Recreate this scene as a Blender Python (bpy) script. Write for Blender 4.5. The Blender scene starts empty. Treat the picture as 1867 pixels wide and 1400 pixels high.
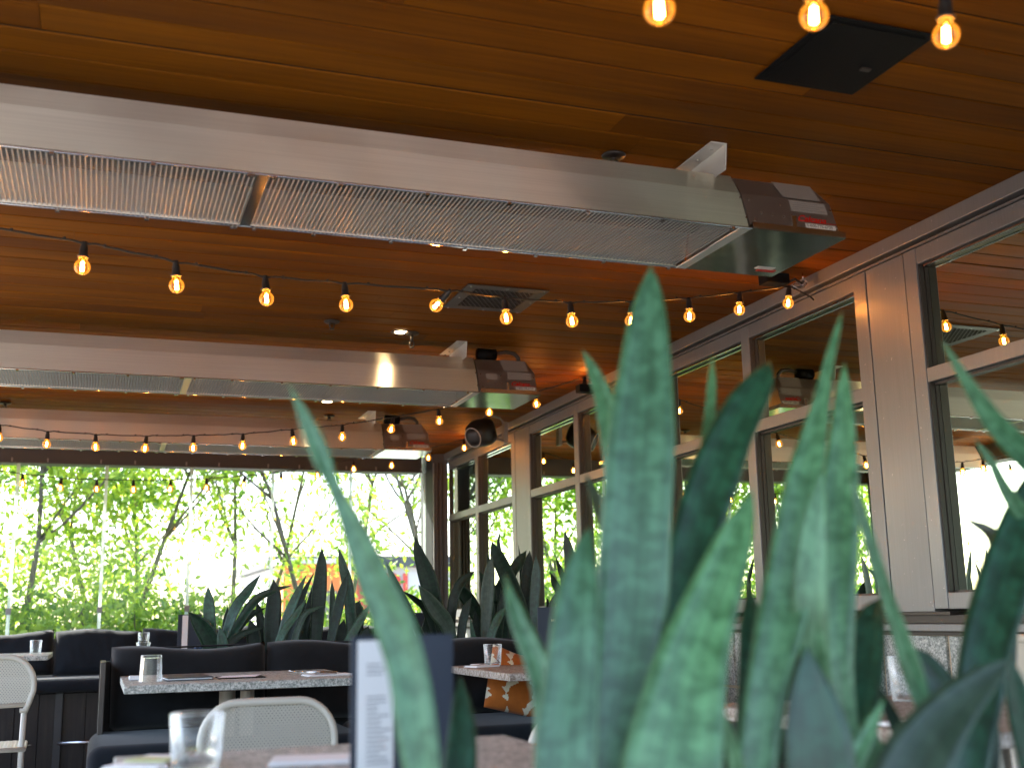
import bpy, bmesh, math, random
import numpy as np
from mathutils import Vector, Matrix

random.seed(7); RNG = np.random.default_rng(11)
scene = bpy.context.scene
R = math.radians
E = 1.2                                    # eye height above the patio floor

# ------------------------------------------------------------------ camera
FPX, CX, CY = 2060.7, 933.5, 700.0         # focal length and centre for an 1867 x 1400 frame
YAW, PITCH, ROLL = R(19.93), R(11.526), R(-1.09)
_f = np.array([math.sin(YAW)*math.cos(PITCH), math.cos(YAW)*math.cos(PITCH), math.sin(PITCH)])
_r = np.array([math.cos(YAW), -math.sin(YAW), 0.0]); _u = np.cross(_r, _f)
_r2 = _r*math.cos(ROLL) + _u*math.sin(ROLL); _u2 = -_r*math.sin(ROLL) + _u*math.cos(ROLL)
cam_data = bpy.data.cameras.new('camera'); cam = bpy.data.objects.new('camera', cam_data)
scene.collection.objects.link(cam); scene.camera = cam
M = Matrix(((_r2[0], _u2[0], -_f[0], 0), (_r2[1], _u2[1], -_f[1], 0), (_r2[2], _u2[2], -_f[2], E), (0, 0, 0, 1)))
cam.matrix_world = M
cam_data.sensor_width = 36; cam_data.lens = FPX/1867*36
cam_data.clip_start = 0.05; cam_data.clip_end = 600
cam_data.dof.use_dof = True; cam_data.dof.focus_distance = 4.8; cam_data.dof.aperture_fstop = 3.3

def ray(x, y): return _f + _r2*(x-CX)/FPX - _u2*(y-CY)/FPX
def atY(x, y, Y): d = ray(x, y); p = d*Y/d[1]; return Vector((p[0], p[1], p[2]+E))
def atX(x, y, X): d = ray(x, y); p = d*X/d[0]; return Vector((p[0], p[1], p[2]+E))
def depth(p): return float((np.array(p)-np.array((0, 0, E)))@_f)

# ------------------------------------------------------------------ world, sun, exposure
world = bpy.data.worlds.new('World'); scene.world = world; world.use_nodes = True
wn = world.node_tree; bg = wn.nodes['Background']
sky = wn.nodes.new('ShaderNodeTexSky'); sky.sky_type = 'NISHITA'; sky.sun_disc = False
SUN_EL, SUN_AZ = R(52), R(-38)             # azimuth from +Y towards +X
sky.sun_elevation = SUN_EL; sky.sun_rotation = SUN_AZ; sky.air_density = 1.0; sky.dust_density = 2.5; sky.ozone_density = 1.0
wn.links.new(sky.outputs[0], bg.inputs[0]); bg.inputs[1].default_value = 0.15
sd = bpy.data.lights.new('sun', 'SUN'); sd.energy = 4.0; sd.angle = R(0.5); sd.color = (1, .95, .86)
sun = bpy.data.objects.new('sun', sd); scene.collection.objects.link(sun)
sdir = Vector((math.sin(SUN_AZ)*math.cos(SUN_EL), math.cos(SUN_AZ)*math.cos(SUN_EL), math.sin(SUN_EL)))
sun.rotation_euler = sdir.to_track_quat('Z', 'Y').to_euler(); sun.location = sdir*30
scene.view_settings.view_transform = 'Standard'; scene.view_settings.look = 'None'
scene.view_settings.gamma = 1; scene.view_settings.use_curve_mapping = False
scene.view_settings.exposure = 3.0
cy = scene.cycles
cy.max_bounces = 10; cy.diffuse_bounces = 5; cy.glossy_bounces = 5; cy.transmission_bounces = 6; cy.transparent_max_bounces = 24
cy.sample_clamp_indirect = 4.0; cy.caustics_reflective = False; cy.caustics_refractive = False
cy.use_denoising = True

# ------------------------------------------------------------------ materials
def mat(name, col=(.5, .5, .5), rough=.5, metal=0.0, spec=.5, emis=None, es=0.0):
    m = bpy.data.materials.new(name); m.use_nodes = True
    b = m.node_tree.nodes['Principled BSDF']
    b.inputs['Base Color'].default_value = (*col, 1); b.inputs['Roughness'].default_value = rough
    b.inputs['Metallic'].default_value = metal; b.inputs['Specular IOR Level'].default_value = spec
    if emis: b.inputs['Emission Color'].default_value = (*emis, 1); b.inputs['Emission Strength'].default_value = es
    return m
def nd(m, t, **kw):
    n = m.node_tree.nodes.new(t)
    for k, v in kw.items():
        if k.startswith('i_'): n.inputs[k[2:].replace('_', ' ')].default_value = v
        else: setattr(n, k, v)
    return n
def lk(m, a, b): m.node_tree.links.new(a, b)
def ramp(m, stops, src):
    n = nd(m, 'ShaderNodeValToRGB'); cr = n.color_ramp
    while len(cr.elements) < len(stops): cr.elements.new(.5)
    for e, (p, c) in zip(cr.elements, stops): e.position = p; e.color = (*c, 1)
    lk(m, src, n.inputs[0]); return n.outputs[0]
def coords(m, scale=(1, 1, 1), src='Object', rnd=True):
    tc = nd(m, 'ShaderNodeTexCoord'); mp = nd(m, 'ShaderNodeMapping'); mp.inputs['Scale'].default_value = scale
    if src == 'World':
        g = nd(m, 'ShaderNodeNewGeometry'); lk(m, g.outputs['Position'], mp.inputs[0])
    else: lk(m, tc.outputs[src], mp.inputs[0])
    if rnd:
        oi = nd(m, 'ShaderNodeObjectInfo'); mu = nd(m, 'ShaderNodeMath', operation='MULTIPLY'); mu.inputs[1].default_value = 37.0
        lk(m, oi.outputs['Random'], mu.inputs[0]); lk(m, mu.outputs[0], mp.inputs['Location'])
    return mp.outputs[0]
def bsdf(m): return m.node_tree.nodes['Principled BSDF']
def noise(m, vec, scale, detail=4, rough=.5, dist=0):
    n = nd(m, 'ShaderNodeTexNoise'); n.inputs['Scale'].default_value = scale; n.inputs['Detail'].default_value = detail
    n.inputs['Roughness'].default_value = rough; n.inputs['Distortion'].default_value = dist
    lk(m, vec, n.inputs['Vector']); return n.outputs['Fac']
def bump(m, h, strength, dist=.002):
    b = nd(m, 'ShaderNodeBump'); b.inputs['Strength'].default_value = strength; b.inputs['Distance'].default_value = dist
    lk(m, h, b.inputs['Height']); lk(m, b.outputs[0], bsdf(m).inputs['Normal'])
def mixc(m, a, b, fac, mode='MIX'):
    n = nd(m, 'ShaderNodeMix', data_type='RGBA', blend_type=mode)
    if isinstance(fac, float): n.inputs['Factor'].default_value = fac
    else: lk(m, fac, n.inputs['Factor'])
    for s, v in ((6, a), (7, b)):
        if isinstance(v, tuple): n.inputs[s].default_value = (*v, 1)
        else: lk(m, v, n.inputs[s])
    return n.outputs[2]

# stained cedar ceiling
MW = mat('cedar', rough=.6, spec=.12)
v = coords(MW, (.5, 14, 14), 'World'); n1 = noise(MW, v, 4, 6, .6, .4)
v2 = coords(MW, (.35, 2, 2), 'World'); n2 = noise(MW, v2, 2.2, 3)
c = ramp(MW, [(.25, (.175, .058, .0022)), (.5, (.235, .081, .003)), (.8, (.29, .104, .0042))], n1)
c = mixc(MW, c, ramp(MW, [(.3, (.55, .5, .45)), (.7, (1.15, 1.1, 1.0))], n2), 1.0, 'MULTIPLY')
oi = nd(MW, 'ShaderNodeObjectInfo')
c = mixc(MW, c, ramp(MW, [(0, (.8, .74, .66)), (.35, (.95, .92, .9)), (.7, (1.0, 1.0, 1.0)), (1, (1.15, 1.12, 1.0))], oi.outputs['Random']), 1.0, 'MULTIPLY')
lk(MW, c, bsdf(MW).inputs['Base Color']); bump(MW, n1, .25, .001)
lk(MW, ramp(MW, [(.3, (.55,)*3), (.8, (.7,)*3)], n2), bsdf(MW).inputs['Roughness'])
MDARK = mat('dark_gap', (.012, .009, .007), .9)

# brushed steel
MS = mat('brushed_steel', (.60, .56, .52), .27, 1.0)
v = coords(MS, (.6, 90, 90), 'World'); n1 = noise(MS, v, 3, 5, .6)
v2 = coords(MS, (2.2, 2.2, 2.2), 'World'); n2 = noise(MS, v2, 1.3, 3)
lk(MS, ramp(MS, [(.3, (.36,)*3), (.75, (.46,)*3)], n2), bsdf(MS).inputs['Roughness'])
bsdf(MS).inputs['Anisotropic'].default_value = 1.0
tg = nd(MS, 'ShaderNodeTangent', direction_type='RADIAL', axis='X'); lk(MS, tg.outputs[0], bsdf(MS).inputs['Tangent'])
lk(MS, ramp(MS, [(.2, (.80, .72, .62)), (.8, (.95, .87, .76))], n1), bsdf(MS).inputs['Base Color'])
bump(MS, n2, .15, .006)
MSB = mat('burner_box_steel', (.46, .40, .35), .36, .85)
MZ = mat('zinc_bracket', (.80, .79, .72), .5, .2)
n2 = noise(MSB, coords(MSB, (1, 1, 1), 'World'), 9, 4); lk(MSB, ramp(MSB, [(.3, (.34,)*3), (.8, (.46,)*3)], n2), bsdf(MSB).inputs['Roughness'])
MPL = mat('polished_plate', (.55, .60, .56), .13, 1.0)
n2 = noise(MPL, coords(MPL, (1, 1, 1), 'World'), 3, 2); bump(MPL, n2, .3, .01)
MWIRE = mat('zinc_wire', (.40, .44, .43), .6, .3)
MIN = mat('reflector', (.13, .18, .175), .55, .8)
MTUBE = mat('burner_tube', (.10, .09, .085), .5, .6)
MCHROME = mat('chrome', (.8, .8, .8), .12, 1.0)
# painted aluminium frames
MF = mat('bronze_grey_aluminium', (.32, .285, .25), .42, .35)
v = coords(MF, (60, 60, 1.5), 'World'); n1 = noise(MF, v, 3, 4)
n2 = noise(MF, coords(MF, (1, 1, 1), 'World'), 2.2, 4)
c = ramp(MF, [(.25, (.205, .208, .208)), (.8, (.235, .238, .238))], n1)
sp = noise(MF, coords(MF, (1, 1, 1), 'World'), 70, 2)
c = mixc(MF, c, (.6, .58, .55), ramp(MF, [(.73, (0,)*3), (.76, (.6,)*3)], sp))
lk(MF, c, bsdf(MF).inputs['Base Color']); lk(MF, ramp(MF, [(.3, (.34,)*3), (.8, (.5,)*3)], n2), bsdf(MF).inputs['Roughness']); bump(MF, n1, .05, .0005)
MJ = mat('dark_bronze', (.055, .045, .038), .45, .3)
MBLK = mat('black_paint', (.005, .005, .005), .6, spec=.15)
MRUB = mat('black_rubber', (.012, .012, .012), .5)
MBEAM = mat('charcoal_beam', (.055, .05, .047), .5, .0)
n1 = noise(MBEAM, coords(MBEAM, (1, 1, 1), 'World'), 3, 5); lk(MBEAM, ramp(MBEAM, [(.3, (.034, .036, .038)), (.8, (.052, .054, .056))], n1), bsdf(MBEAM).inputs['Base Color'])

def glass_mat(name, ior, tint, rough=0.0, gc=(.95, 1, .96)):
    m = bpy.data.materials.new(name); m.use_nodes = True; nt = m.node_tree; nt.nodes.clear()
    out = nd(m, 'ShaderNodeOutputMaterial'); mx = nd(m, 'ShaderNodeMixShader'); fr = nd(m, 'ShaderNodeFresnel'); fr.inputs[0].default_value = ior
    t = nd(m, 'ShaderNodeBsdfTransparent'); t.inputs[0].default_value = (*tint, 1); g = nd(m, 'ShaderNodeBsdfGlossy'); g.inputs['Roughness'].default_value = rough
    g.inputs['Color'].default_value = (*gc, 1)
    # Fresnel node inverts the index on back faces, so feed it the same value both ways
    ge = nd(m, 'ShaderNodeNewGeometry'); mi = nd(m, 'ShaderNodeMix', data_type='FLOAT')
    lk(m, ge.outputs['Backfacing'], mi.inputs[0]); mi.inputs[2].default_value = ior; mi.inputs[3].default_value = ior
    lk(m, mi.outputs[0], fr.inputs[0])
    lk(m, fr.outputs[0], mx.inputs[0]); lk(m, t.outputs[0], mx.inputs[1]); lk(m, g.outputs[0], mx.inputs[2]); lk(m, mx.outputs[0], out.inputs[0])
    return m
MG = glass_mat('coated_window_glass', 2.3, (.5, .54, .46), 0, (.74, .86, .68))
MGC = glass_mat('clear_panel_glass', 1.3, (.97, .985, .975))
MGT = glass_mat('tumbler_glass', 1.28, (.985, .99, .99), .02, (1, 1, 1))
_lw = nd(MGT, 'ShaderNodeLayerWeight'); _lw.inputs[0].default_value = .22
_df = nd(MGT, 'ShaderNodeBsdfTranslucent'); _df.inputs[0].default_value = (.8, .86, .87, 1); _d2 = nd(MGT, 'ShaderNodeBsdfDiffuse'); _d2.inputs[0].default_value = (.8, .86, .87, 1)
_a1 = nd(MGT, 'ShaderNodeAddShader'); lk(MGT, _df.outputs[0], _a1.inputs[0]); lk(MGT, _d2.outputs[0], _a1.inputs[1])
_ml = nd(MGT, 'ShaderNodeMath', operation='MULTIPLY'); lk(MGT, _lw.outputs['Facing'], _ml.inputs[0]); _ml.inputs[1].default_value = .38
_mx = nd(MGT, 'ShaderNodeMixShader'); _o = MGT.node_tree.nodes['Material Output']; _src = _o.inputs[0].links[0].from_socket
lk(MGT, _ml.outputs[0], _mx.inputs[0]); lk(MGT, _src, _mx.inputs[1]); lk(MGT, _a1.outputs[0], _mx.inputs[2]); lk(MGT, _mx.outputs[0], _o.inputs[0])
MGB = glass_mat('amber_bulb_glass', 1.45, (1.0, .66, .30), .03)
MSEAL = mat('clear_edge_seal', (.7, .78, .75), .3)
_t = nd(MSEAL, 'ShaderNodeBsdfTransparent'); _t.inputs[0].default_value = (.85, .92, .9, 1); _tl = nd(MSEAL, 'ShaderNodeBsdfTranslucent'); _tl.inputs[0].default_value = (.8, .88, .85, 1)
_m1 = nd(MSEAL, 'ShaderNodeMixShader'); _m1.inputs[0].default_value = .5; lk(MSEAL, _t.outputs[0], _m1.inputs[1]); lk(MSEAL, _tl.outputs[0], _m1.inputs[2])
_m2 = nd(MSEAL, 'ShaderNodeMixShader'); _m2.inputs[0].default_value = .4; lk(MSEAL, _m1.outputs[0], _m2.inputs[1]); lk(MSEAL, bsdf(MSEAL).outputs[0], _m2.inputs[2]); lk(MSEAL, _m2.outputs[0], MSEAL.node_tree.nodes['Material Output'].inputs[0])
# the globes glow softly round their filaments
_em = nd(MGB, 'ShaderNodeEmission'); _em.inputs[0].default_value = (1, .36, .05, 1); _em.inputs[1].default_value = .028
_ad = nd(MGB, 'ShaderNodeAddShader'); _o = MGB.node_tree.nodes['Material Output']; _src = _o.inputs[0].links[0].from_socket
lk(MGB, _src, _ad.inputs[0]); lk(MGB, _em.outputs[0], _ad.inputs[1]); lk(MGB, _ad.outputs[0], _o.inputs[0])
# emitters
MFIL = mat('filament', (1, .6, .2), emis=(1.0, .5, .14), es=48)
MDL = mat('downlight_lens', (1, .9, .7), emis=(1.0, .72, .38), es=5)

# granite
def granite(name, ceiling_tint):
    m = mat(name, rough=.6, spec=.2)
    v = coords(m, (1, 1, 1), 'World'); n1 = noise(m, v, 120, 3, .75); n2 = noise(m, v, 48, 4, .7); n3 = noise(m, v, 5, 3)
    c = ramp(m, [(.32, (.03, .03, .03)), (.42, (.2, .195, .185)), (.52, (.5, .49, .46)), (.66, (.8, .785, .75))], n1)
    c2 = ramp(m, [(.38, (.3, .29, .27)), (.5, (1, 1, 1)), (.66, (1.15, 1.13, 1.1))], n2)
    c = mixc(m, c, c2, 1.0, 'MULTIPLY')
    c = mixc(m, c, (.44, .50, .46) if not ceiling_tint else (.34, .24, .17), .35 if not ceiling_tint else .45)
    lk(m, c, bsdf(m).inputs['Base Color']); return m
MGR = granite('grey_granite', 0); MGRW = granite('ceiling_tinted_granite', 1)  # second granite has the ceiling's brown reflection mixed into its colour
MTILE = granite('sawn_granite', 0); bsdf(MTILE).inputs['Roughness'].default_value = .75
MGROUT = mat('tan_grout', (.62, .49, .34), .95)
# cloth
def cloth(name, col, r=.95):
    m = mat(name, col, r, spec=.25); bsdf(m).inputs['Sheen Weight'].default_value = .12
    v = coords(m, (1, 1, 1), 'Object'); n1 = noise(m, v, 7, 5, .6); n2 = noise(m, v, 600, 2)
    k = lambda f: tuple(min(1, x*f) for x in col)
    lk(m, ramp(m, [(.3, k(.75)), (.7, k(1.3))], n1), bsdf(m).inputs['Base Color']); bump(m, n2, .4, .001)
    return m
MCU = cloth('charcoal_cushion', (.010, .0105, .012)); MSEAT = cloth('blue_black_upholstery', (.008, .011, .015))
MRUST = cloth('rust_cotton', (.42, .115, .018)); MCREAM = cloth('cream_cotton', (.68, .6, .44))
MWD = mat('dark_stained_wood', rough=.6)
v = coords(MWD, (12, 12, .8), 'World'); n1 = noise(MWD, v, 3.5, 6, .6, .5)
lk(MWD, ramp(MWD, [(.3, (.014, .012, .011)), (.6, (.028, .023, .019)), (.8, (.045, .036, .028))], n1), bsdf(MWD).inputs['Base Color']); bump(MWD, n1, .4, .002)
MCH = mat('cream_powder_coat', (.56, .53, .45), .4)
MNAVY = mat('navy_leatherette', (.018, .028, .05), .5)
MPAPER = mat('white_paper', (.86, .87, .88), .8); MINK = mat('grey_ink', (.22, .22, .24), .8); MGOLD = mat('gold_print', (.75, .6, .4), .4)
MRED = mat('red_print', (.75, .02, .015), .4); MLAB = mat('silver_label', (.50, .46, .41), .4, .3); MLABD = mat('label_print', (.25, .22, .2), .6)
MWHT = mat('white_label', (.8, .76, .7), .5)
MSOIL = mat('dark_soil', (.02, .014, .01), .95)
MLIME = mat('lime_green', (.5, .56, .3), .5)

# sansevieria leaf
def leafmat(name, a, b, edge, rough=.34):
    m = mat(name, rough=rough)
    uv = nd(m, 'ShaderNodeTexCoord'); mp = nd(m, 'ShaderNodeMapping'); mp.inputs['Scale'].default_value = (1.3, 27, 1)
    oi = nd(m, 'ShaderNodeObjectInfo'); mu = nd(m, 'ShaderNodeMath', operation='MULTIPLY'); mu.inputs[1].default_value = 91.0
    lk(m, oi.outputs['Random'], mu.inputs[0]); lk(m, mu.outputs[0], mp.inputs['Location']); lk(m, uv.outputs['UV'], mp.inputs[0])
    n1 = noise(m, mp.outputs[0], 1.9, 5, .6, .25)
    mp2 = nd(m, 'ShaderNodeMapping'); mp2.inputs['Scale'].default_value = (5.5, .7, 1); lk(m, uv.outputs['UV'], mp2.inputs[0]); n2 = noise(m, mp2.outputs[0], 2, 3)
    c = ramp(m, [(.32, a), (.5, tuple((x+y)/2 for x, y in zip(a, b))), (.56, b)], n1)
    c = mixc(m, c, ramp(m, [(.3, (.68,)*3), (.7, (1.3,)*3)], n2), 1.0, 'MULTIPLY')
    c = mixc(m, c, ramp(m, [(0, (.7, .72, .8)), (1, (1.25, 1.2, 1.1))], oi.outputs['Random']), 1.0, 'MULTIPLY')
    se = nd(m, 'ShaderNodeSeparateXYZ'); lk(m, uv.outputs['UV'], se.inputs[0])
    su = nd(m, 'ShaderNodeMath', operation='SUBTRACT'); su.inputs[1].default_value = .5; lk(m, se.outputs[0], su.inputs[0])
    ab = nd(m, 'ShaderNodeMath', operation='ABSOLUTE'); lk(m, su.outputs[0], ab.inputs[0])
    c = mixc(m, c, edge, ramp(m, [(.455, (0,)*3), (.49, (1,)*3)], ab.outputs[0]))
    lk(m, c, bsdf(m).inputs['Base Color']); bump(m, n2, .25, .002)
    return m
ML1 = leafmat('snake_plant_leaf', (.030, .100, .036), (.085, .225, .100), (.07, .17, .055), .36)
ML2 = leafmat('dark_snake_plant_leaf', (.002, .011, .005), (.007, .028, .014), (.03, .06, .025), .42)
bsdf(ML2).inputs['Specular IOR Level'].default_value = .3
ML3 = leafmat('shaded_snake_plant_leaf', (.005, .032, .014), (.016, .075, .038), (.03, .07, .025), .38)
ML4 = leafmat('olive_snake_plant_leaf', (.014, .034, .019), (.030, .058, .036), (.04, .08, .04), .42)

# tree foliage
def foliage(name, a, b, tr):
    m = bpy.data.materials.new(name); m.use_nodes = True; bs = bsdf(m); bs.inputs['Roughness'].default_value = .55
    g = nd(m, 'ShaderNodeNewGeometry'); wn_ = nd(m, 'ShaderNodeTexWhiteNoise', noise_dimensions='3D')
    vm = nd(m, 'ShaderNodeVectorMath', operation='SNAP'); vm.inputs[1].default_value = (.12, .12, .12); lk(m, g.outputs['Position'], vm.inputs[0]); lk(m, vm.outputs[0], wn_.inputs[0])
    c = ramp(m, [(0, a), (1, b)], wn_.outputs[0]); lk(m, c, bs.inputs['Base Color'])
    t = nd(m, 'ShaderNodeBsdfTranslucent'); c2 = ramp(m, [(0, tuple(x*tr for x in a)), (1, tuple(x*tr for x in b))], wn_.outputs[0]); lk(m, c2, t.inputs[0])
    ad = nd(m, 'ShaderNodeAddShader'); lk(m, bs.outputs[0], ad.inputs[0]); lk(m, t.outputs[0], ad.inputs[1])
    lk(m, ad.outputs[0], m.node_tree.nodes['Material Output'].inputs[0]); return m
MFOL = foliage('young_leaves', (.045, .12, .008), (.29, .35, .03), 1.1)
MFOLD = foliage('hedge_leaves', (.035, .10, .010), (.24, .32, .03), 1.0)
MBARK = mat('bark', (.10, .08, .065), .9)
n1 = noise(MBARK, coords(MBARK, (6, 6, 1), 'World'), 8, 5); lk(MBARK, ramp(MBARK, [(.3, (.09, .075, .06)), (.7, (.22, .185, .15))], n1), bsdf(MBARK).inputs['Base Color']); bump(MBARK, n1, .7, .01)
MASPH = mat('asphalt', (.2, .2, .2), .9); n1 = noise(MASPH, coords(MASPH, (1, 1, 1), 'World'), 3, 6); lk(MASPH, ramp(MASPH, [(.3, (.12, .12, .12)), (.7, (.2, .195, .19))], n1), bsdf(MASPH).inputs['Base Color'])
MCON = mat('concrete_floor', (.22, .21, .2), .7); n1 = noise(MCON, coords(MCON, (1, 1, 1), 'World'), 5, 6); lk(MCON, ramp(MCON, [(.3, (.16, .155, .15)), (.7, (.27, .26, .25))], n1), bsdf(MCON).inputs['Base Color'])
MSTU = mat('pale_stucco', (.62, .6, .57), .9); MREDB = mat('red_cladding', (.55, .05, .03), .6); MORG = mat('orange_paint', (.7, .2, .05), .6)
MINT = mat('dim_interior', (.16, .15, .12), .8); MOLV = mat('interior_blind', (.4, .38, .27), .8)

# ------------------------------------------------------------------ object helpers
def tag(o, label=None, cat=None, group=None, kind=None):
    if label: o['label'] = label
    if cat: o['category'] = cat
    if group: o['group'] = group
    if kind: o['kind'] = kind
    return o
def empty(name, loc=(0, 0, 0), rz=0, **k):
    o = bpy.data.objects.new(name, None); scene.collection.objects.link(o); o.location = loc; o.rotation_euler = (0, 0, rz)
    o.empty_display_size = .1; bpy.context.view_layer.update(); return tag(o, **k)
def link(name, me, material, parent=None, smooth=False, world=True, **k):
    o = bpy.data.objects.new(name, me); scene.collection.objects.link(o)
    if material is not None and not me.materials: me.materials.append(material)
    if smooth: me.shade_smooth()
    if parent is not None:
        o.parent = parent
        if world: o.matrix_parent_inverse = pinv(parent)
    return tag(o, **k)
def wmat(p):
    m = Matrix.LocRotScale(p.location, p.rotation_euler, p.scale)
    return m if p.parent is None else wmat(p.parent) @ p.matrix_parent_inverse @ m
def pinv(p): return wmat(p).inverted()
class MB:
    def __init__(s): s.v = []; s.f = []; s.uv = None
    def add(s, vs, fs):
        k = len(s.v); s.v += [tuple(q) for q in vs]; s.f += [tuple(i+k for i in q) for q in fs]; return s
    def box(s, x0, x1, y0, y1, z0, z1):
        vs = [(x, y, z) for x in (x0, x1) for y in (y0, y1) for z in (z0, z1)]
        return s.add(vs, [(0, 1, 3, 2), (4, 6, 7, 5), (0, 4, 5, 1), (2, 3, 7, 6), (0, 2, 6, 4), (1, 5, 7, 3)])
    def bar(s, a, b, w, h=None, up=(0, 0, 1)):
        a, b = Vector(a), Vector(b); h = h or w; t = (b-a).normalized(); up = Vector(up)
        if abs(t.dot(up)) > .95: up = Vector((1, 0, 0))
        x = t.cross(up).normalized(); y = x.cross(t)
        vs = [p+x*i*w/2+y*j*h/2 for p in (a, b) for i, j in ((-1, -1), (1, -1), (1, 1), (-1, 1))]
        return s.add(vs, [(0, 3, 2, 1), (4, 5, 6, 7), (0, 1, 5, 4), (1, 2, 6, 5), (2, 3, 7, 6), (3, 0, 4, 7)])
    def tube(s, pts, rad, seg=8, caps=True, closed=False):
        pts = [Vector(p) for p in pts]; n = len(pts); rr = rad if isinstance(rad, (list, tuple)) else [rad]*n
        prev = None; rings = []; vs = []
        for i, p in enumerate(pts):
            if closed: t = (pts[(i+1) % n]-pts[i-1]).normalized()
            else: t = (pts[min(i+1, n-1)]-pts[max(i-1, 0)]).normalized()
            if prev is None: x = t.orthogonal().normalized()
            else: x = (prev-t*prev.dot(t)).normalized()
            prev = x; y = t.cross(x)
            for k in range(seg):
                a = 2*math.pi*k/seg; vs.append(p+(x*math.cos(a)+y*math.sin(a))*rr[i])
        fs = []
        for i in range(n if closed else n-1):
            j = (i+1) % n
            for k in range(seg): l = (k+1) % seg; fs.append((i*seg+k, i*seg+l, j*seg+l, j*seg+k))
        if caps and not closed: fs.append(tuple(range(seg))[::-1]); fs.append(tuple((n-1)*seg+k for k in range(seg)))
        return s.add(vs, fs)
    def lathe(s, prof, seg=20, c=(0, 0, 0)):
        n = len(prof); vs = [(c[0]+r*math.cos(2*math.pi*k/seg), c[1]+r*math.sin(2*math.pi*k/seg), c[2]+z) for r, z in prof for k in range(seg)]
        return s.add(vs, [(i*seg+k, i*seg+(k+1) % seg, (i+1)*seg+(k+1) % seg, (i+1)*seg+k) for i in range(n-1) for k in range(seg)])
    def prism(s, poly, axis, a0, a1):
        """extrude a 2D polygon along an axis: 'x' poly=(y,z), 'y' poly=(x,z), 'z' poly=(x,y)"""
        def P(p, a): return {'x': (a, p[0], p[1]), 'y': (p[0], a, p[1]), 'z': (p[0], p[1], a)}[axis]
        n = len(poly); vs = [P(p, a0) for p in poly]+[P(p, a1) for p in poly]
        return s.add(vs, [tuple(range(n))[::-1], tuple(range(n, 2*n))]+[(i, (i+1) % n, n+(i+1) % n, n+i) for i in range(n)])
    def mesh(s, name='m', fix=True):
        me = bpy.data.meshes.new(name); me.from_pydata(s.v, [], s.f)
        if fix:
            bm = bmesh.new(); bm.from_mesh(me); bmesh.ops.recalc_face_normals(bm, faces=bm.faces); bm.to_mesh(me); bm.free()
        me.update(); return me
    def build(s, name, material, parent=None, smooth=False, bevel=0, **k):
        o = link(name, s.mesh(name), material, parent, smooth, **k)
        if bevel:
            b = o.modifiers.new('bevel', 'BEVEL'); b.width = bevel; b.segments = 2; b.limit_method = 'ANGLE'; b.angle_limit = R(40)
        return o
def copy_tree(o, parent=None):
    c_ = o.copy(); scene.collection.objects.link(c_)
    if parent is not None: c_.parent = parent
    for ch in o.children: copy_tree(ch, c_)
    return c_
def text_mesh(txt, size, shear=0, bold=0.0, space=1.0):
    cu = bpy.data.curves.new('txt', 'FONT'); cu.body = txt; cu.size = size; cu.shear = shear; cu.offset = bold; cu.align_x = 'LEFT'; cu.space_character = space; cu.extrude = .0004
    o = bpy.data.objects.new('txt', cu); scene.collection.objects.link(o); bpy.context.view_layer.update()
    me = bpy.data.meshes.new_from_object(o.evaluated_get(bpy.context.evaluated_depsgraph_get()))
    bpy.data.objects.remove(o); return me
def pillow_mesh(w, h, t, nx=28, nz=16, wr=.006, p=5, seed=0, corner=.03):
    """cushion standing in the XZ plane, centred, thickness t along Y, with puckered edge and soft wrinkles"""
    rg = np.random.default_rng(seed); ph = rg.uniform(0, 6.28, 8); fr = rg.uniform(6, 22, 8)
    mb = MB(); vs = []
    for side in (-1, 1):
        for i in range(nx+1):
            for j in range(nz+1):
                u = -1+2*i/nx; q = -1+2*j/nz
                th = max(0, (1-abs(u)**p))**.5*max(0, (1-abs(q)**p))**.5
                sag = .012*math.sin(3*u+ph[0])*(q > 0)*q
                x = u*w/2*(1-.03*(1-q*q)*0); z = q*h/2+sag - corner*.4*(1-abs(u)**6)*(1 if q > .9 else 0)*0
                wv = sum(math.sin(fr[k]*(u*w*(1+.6*math.sin(ph[k]))+q*h*math.cos(ph[k]))*2+ph[k]) for k in range(4))/4
                y = side*(t/2*th+wr*wv*th)
                vs.append((x, y, z))
    n = (nx+1)*(nz+1); fs = []
    for s_ in (0, 1):
        for i in range(nx):
            for j in range(nz):
                a = s_*n+i*(nz+1)+j; q4 = (a, a+1, a+nz+2, a+nz+1); fs.append(q4 if s_ else q4[::-1])
    mb.add(vs, fs); me = mb.mesh('pillow', fix=False)
    bm = bmesh.new(); bm.from_mesh(me); bmesh.ops.remove_doubles(bm, verts=bm.verts, dist=1e-5); bm.to_mesh(me); bm.free(); return me
def piping(w, h, r=.004):
    m = MB(); pts = []
    for k in range(64):
        a = 2*math.pi*k/64; ca, sa = math.cos(a), math.sin(a); e = .18
        pts.append((w/2*math.copysign(abs(ca)**e, ca), 0, h/2*math.copysign(abs(sa)**e, sa)))
    m.tube(pts, r, 6, closed=True); return m

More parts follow.
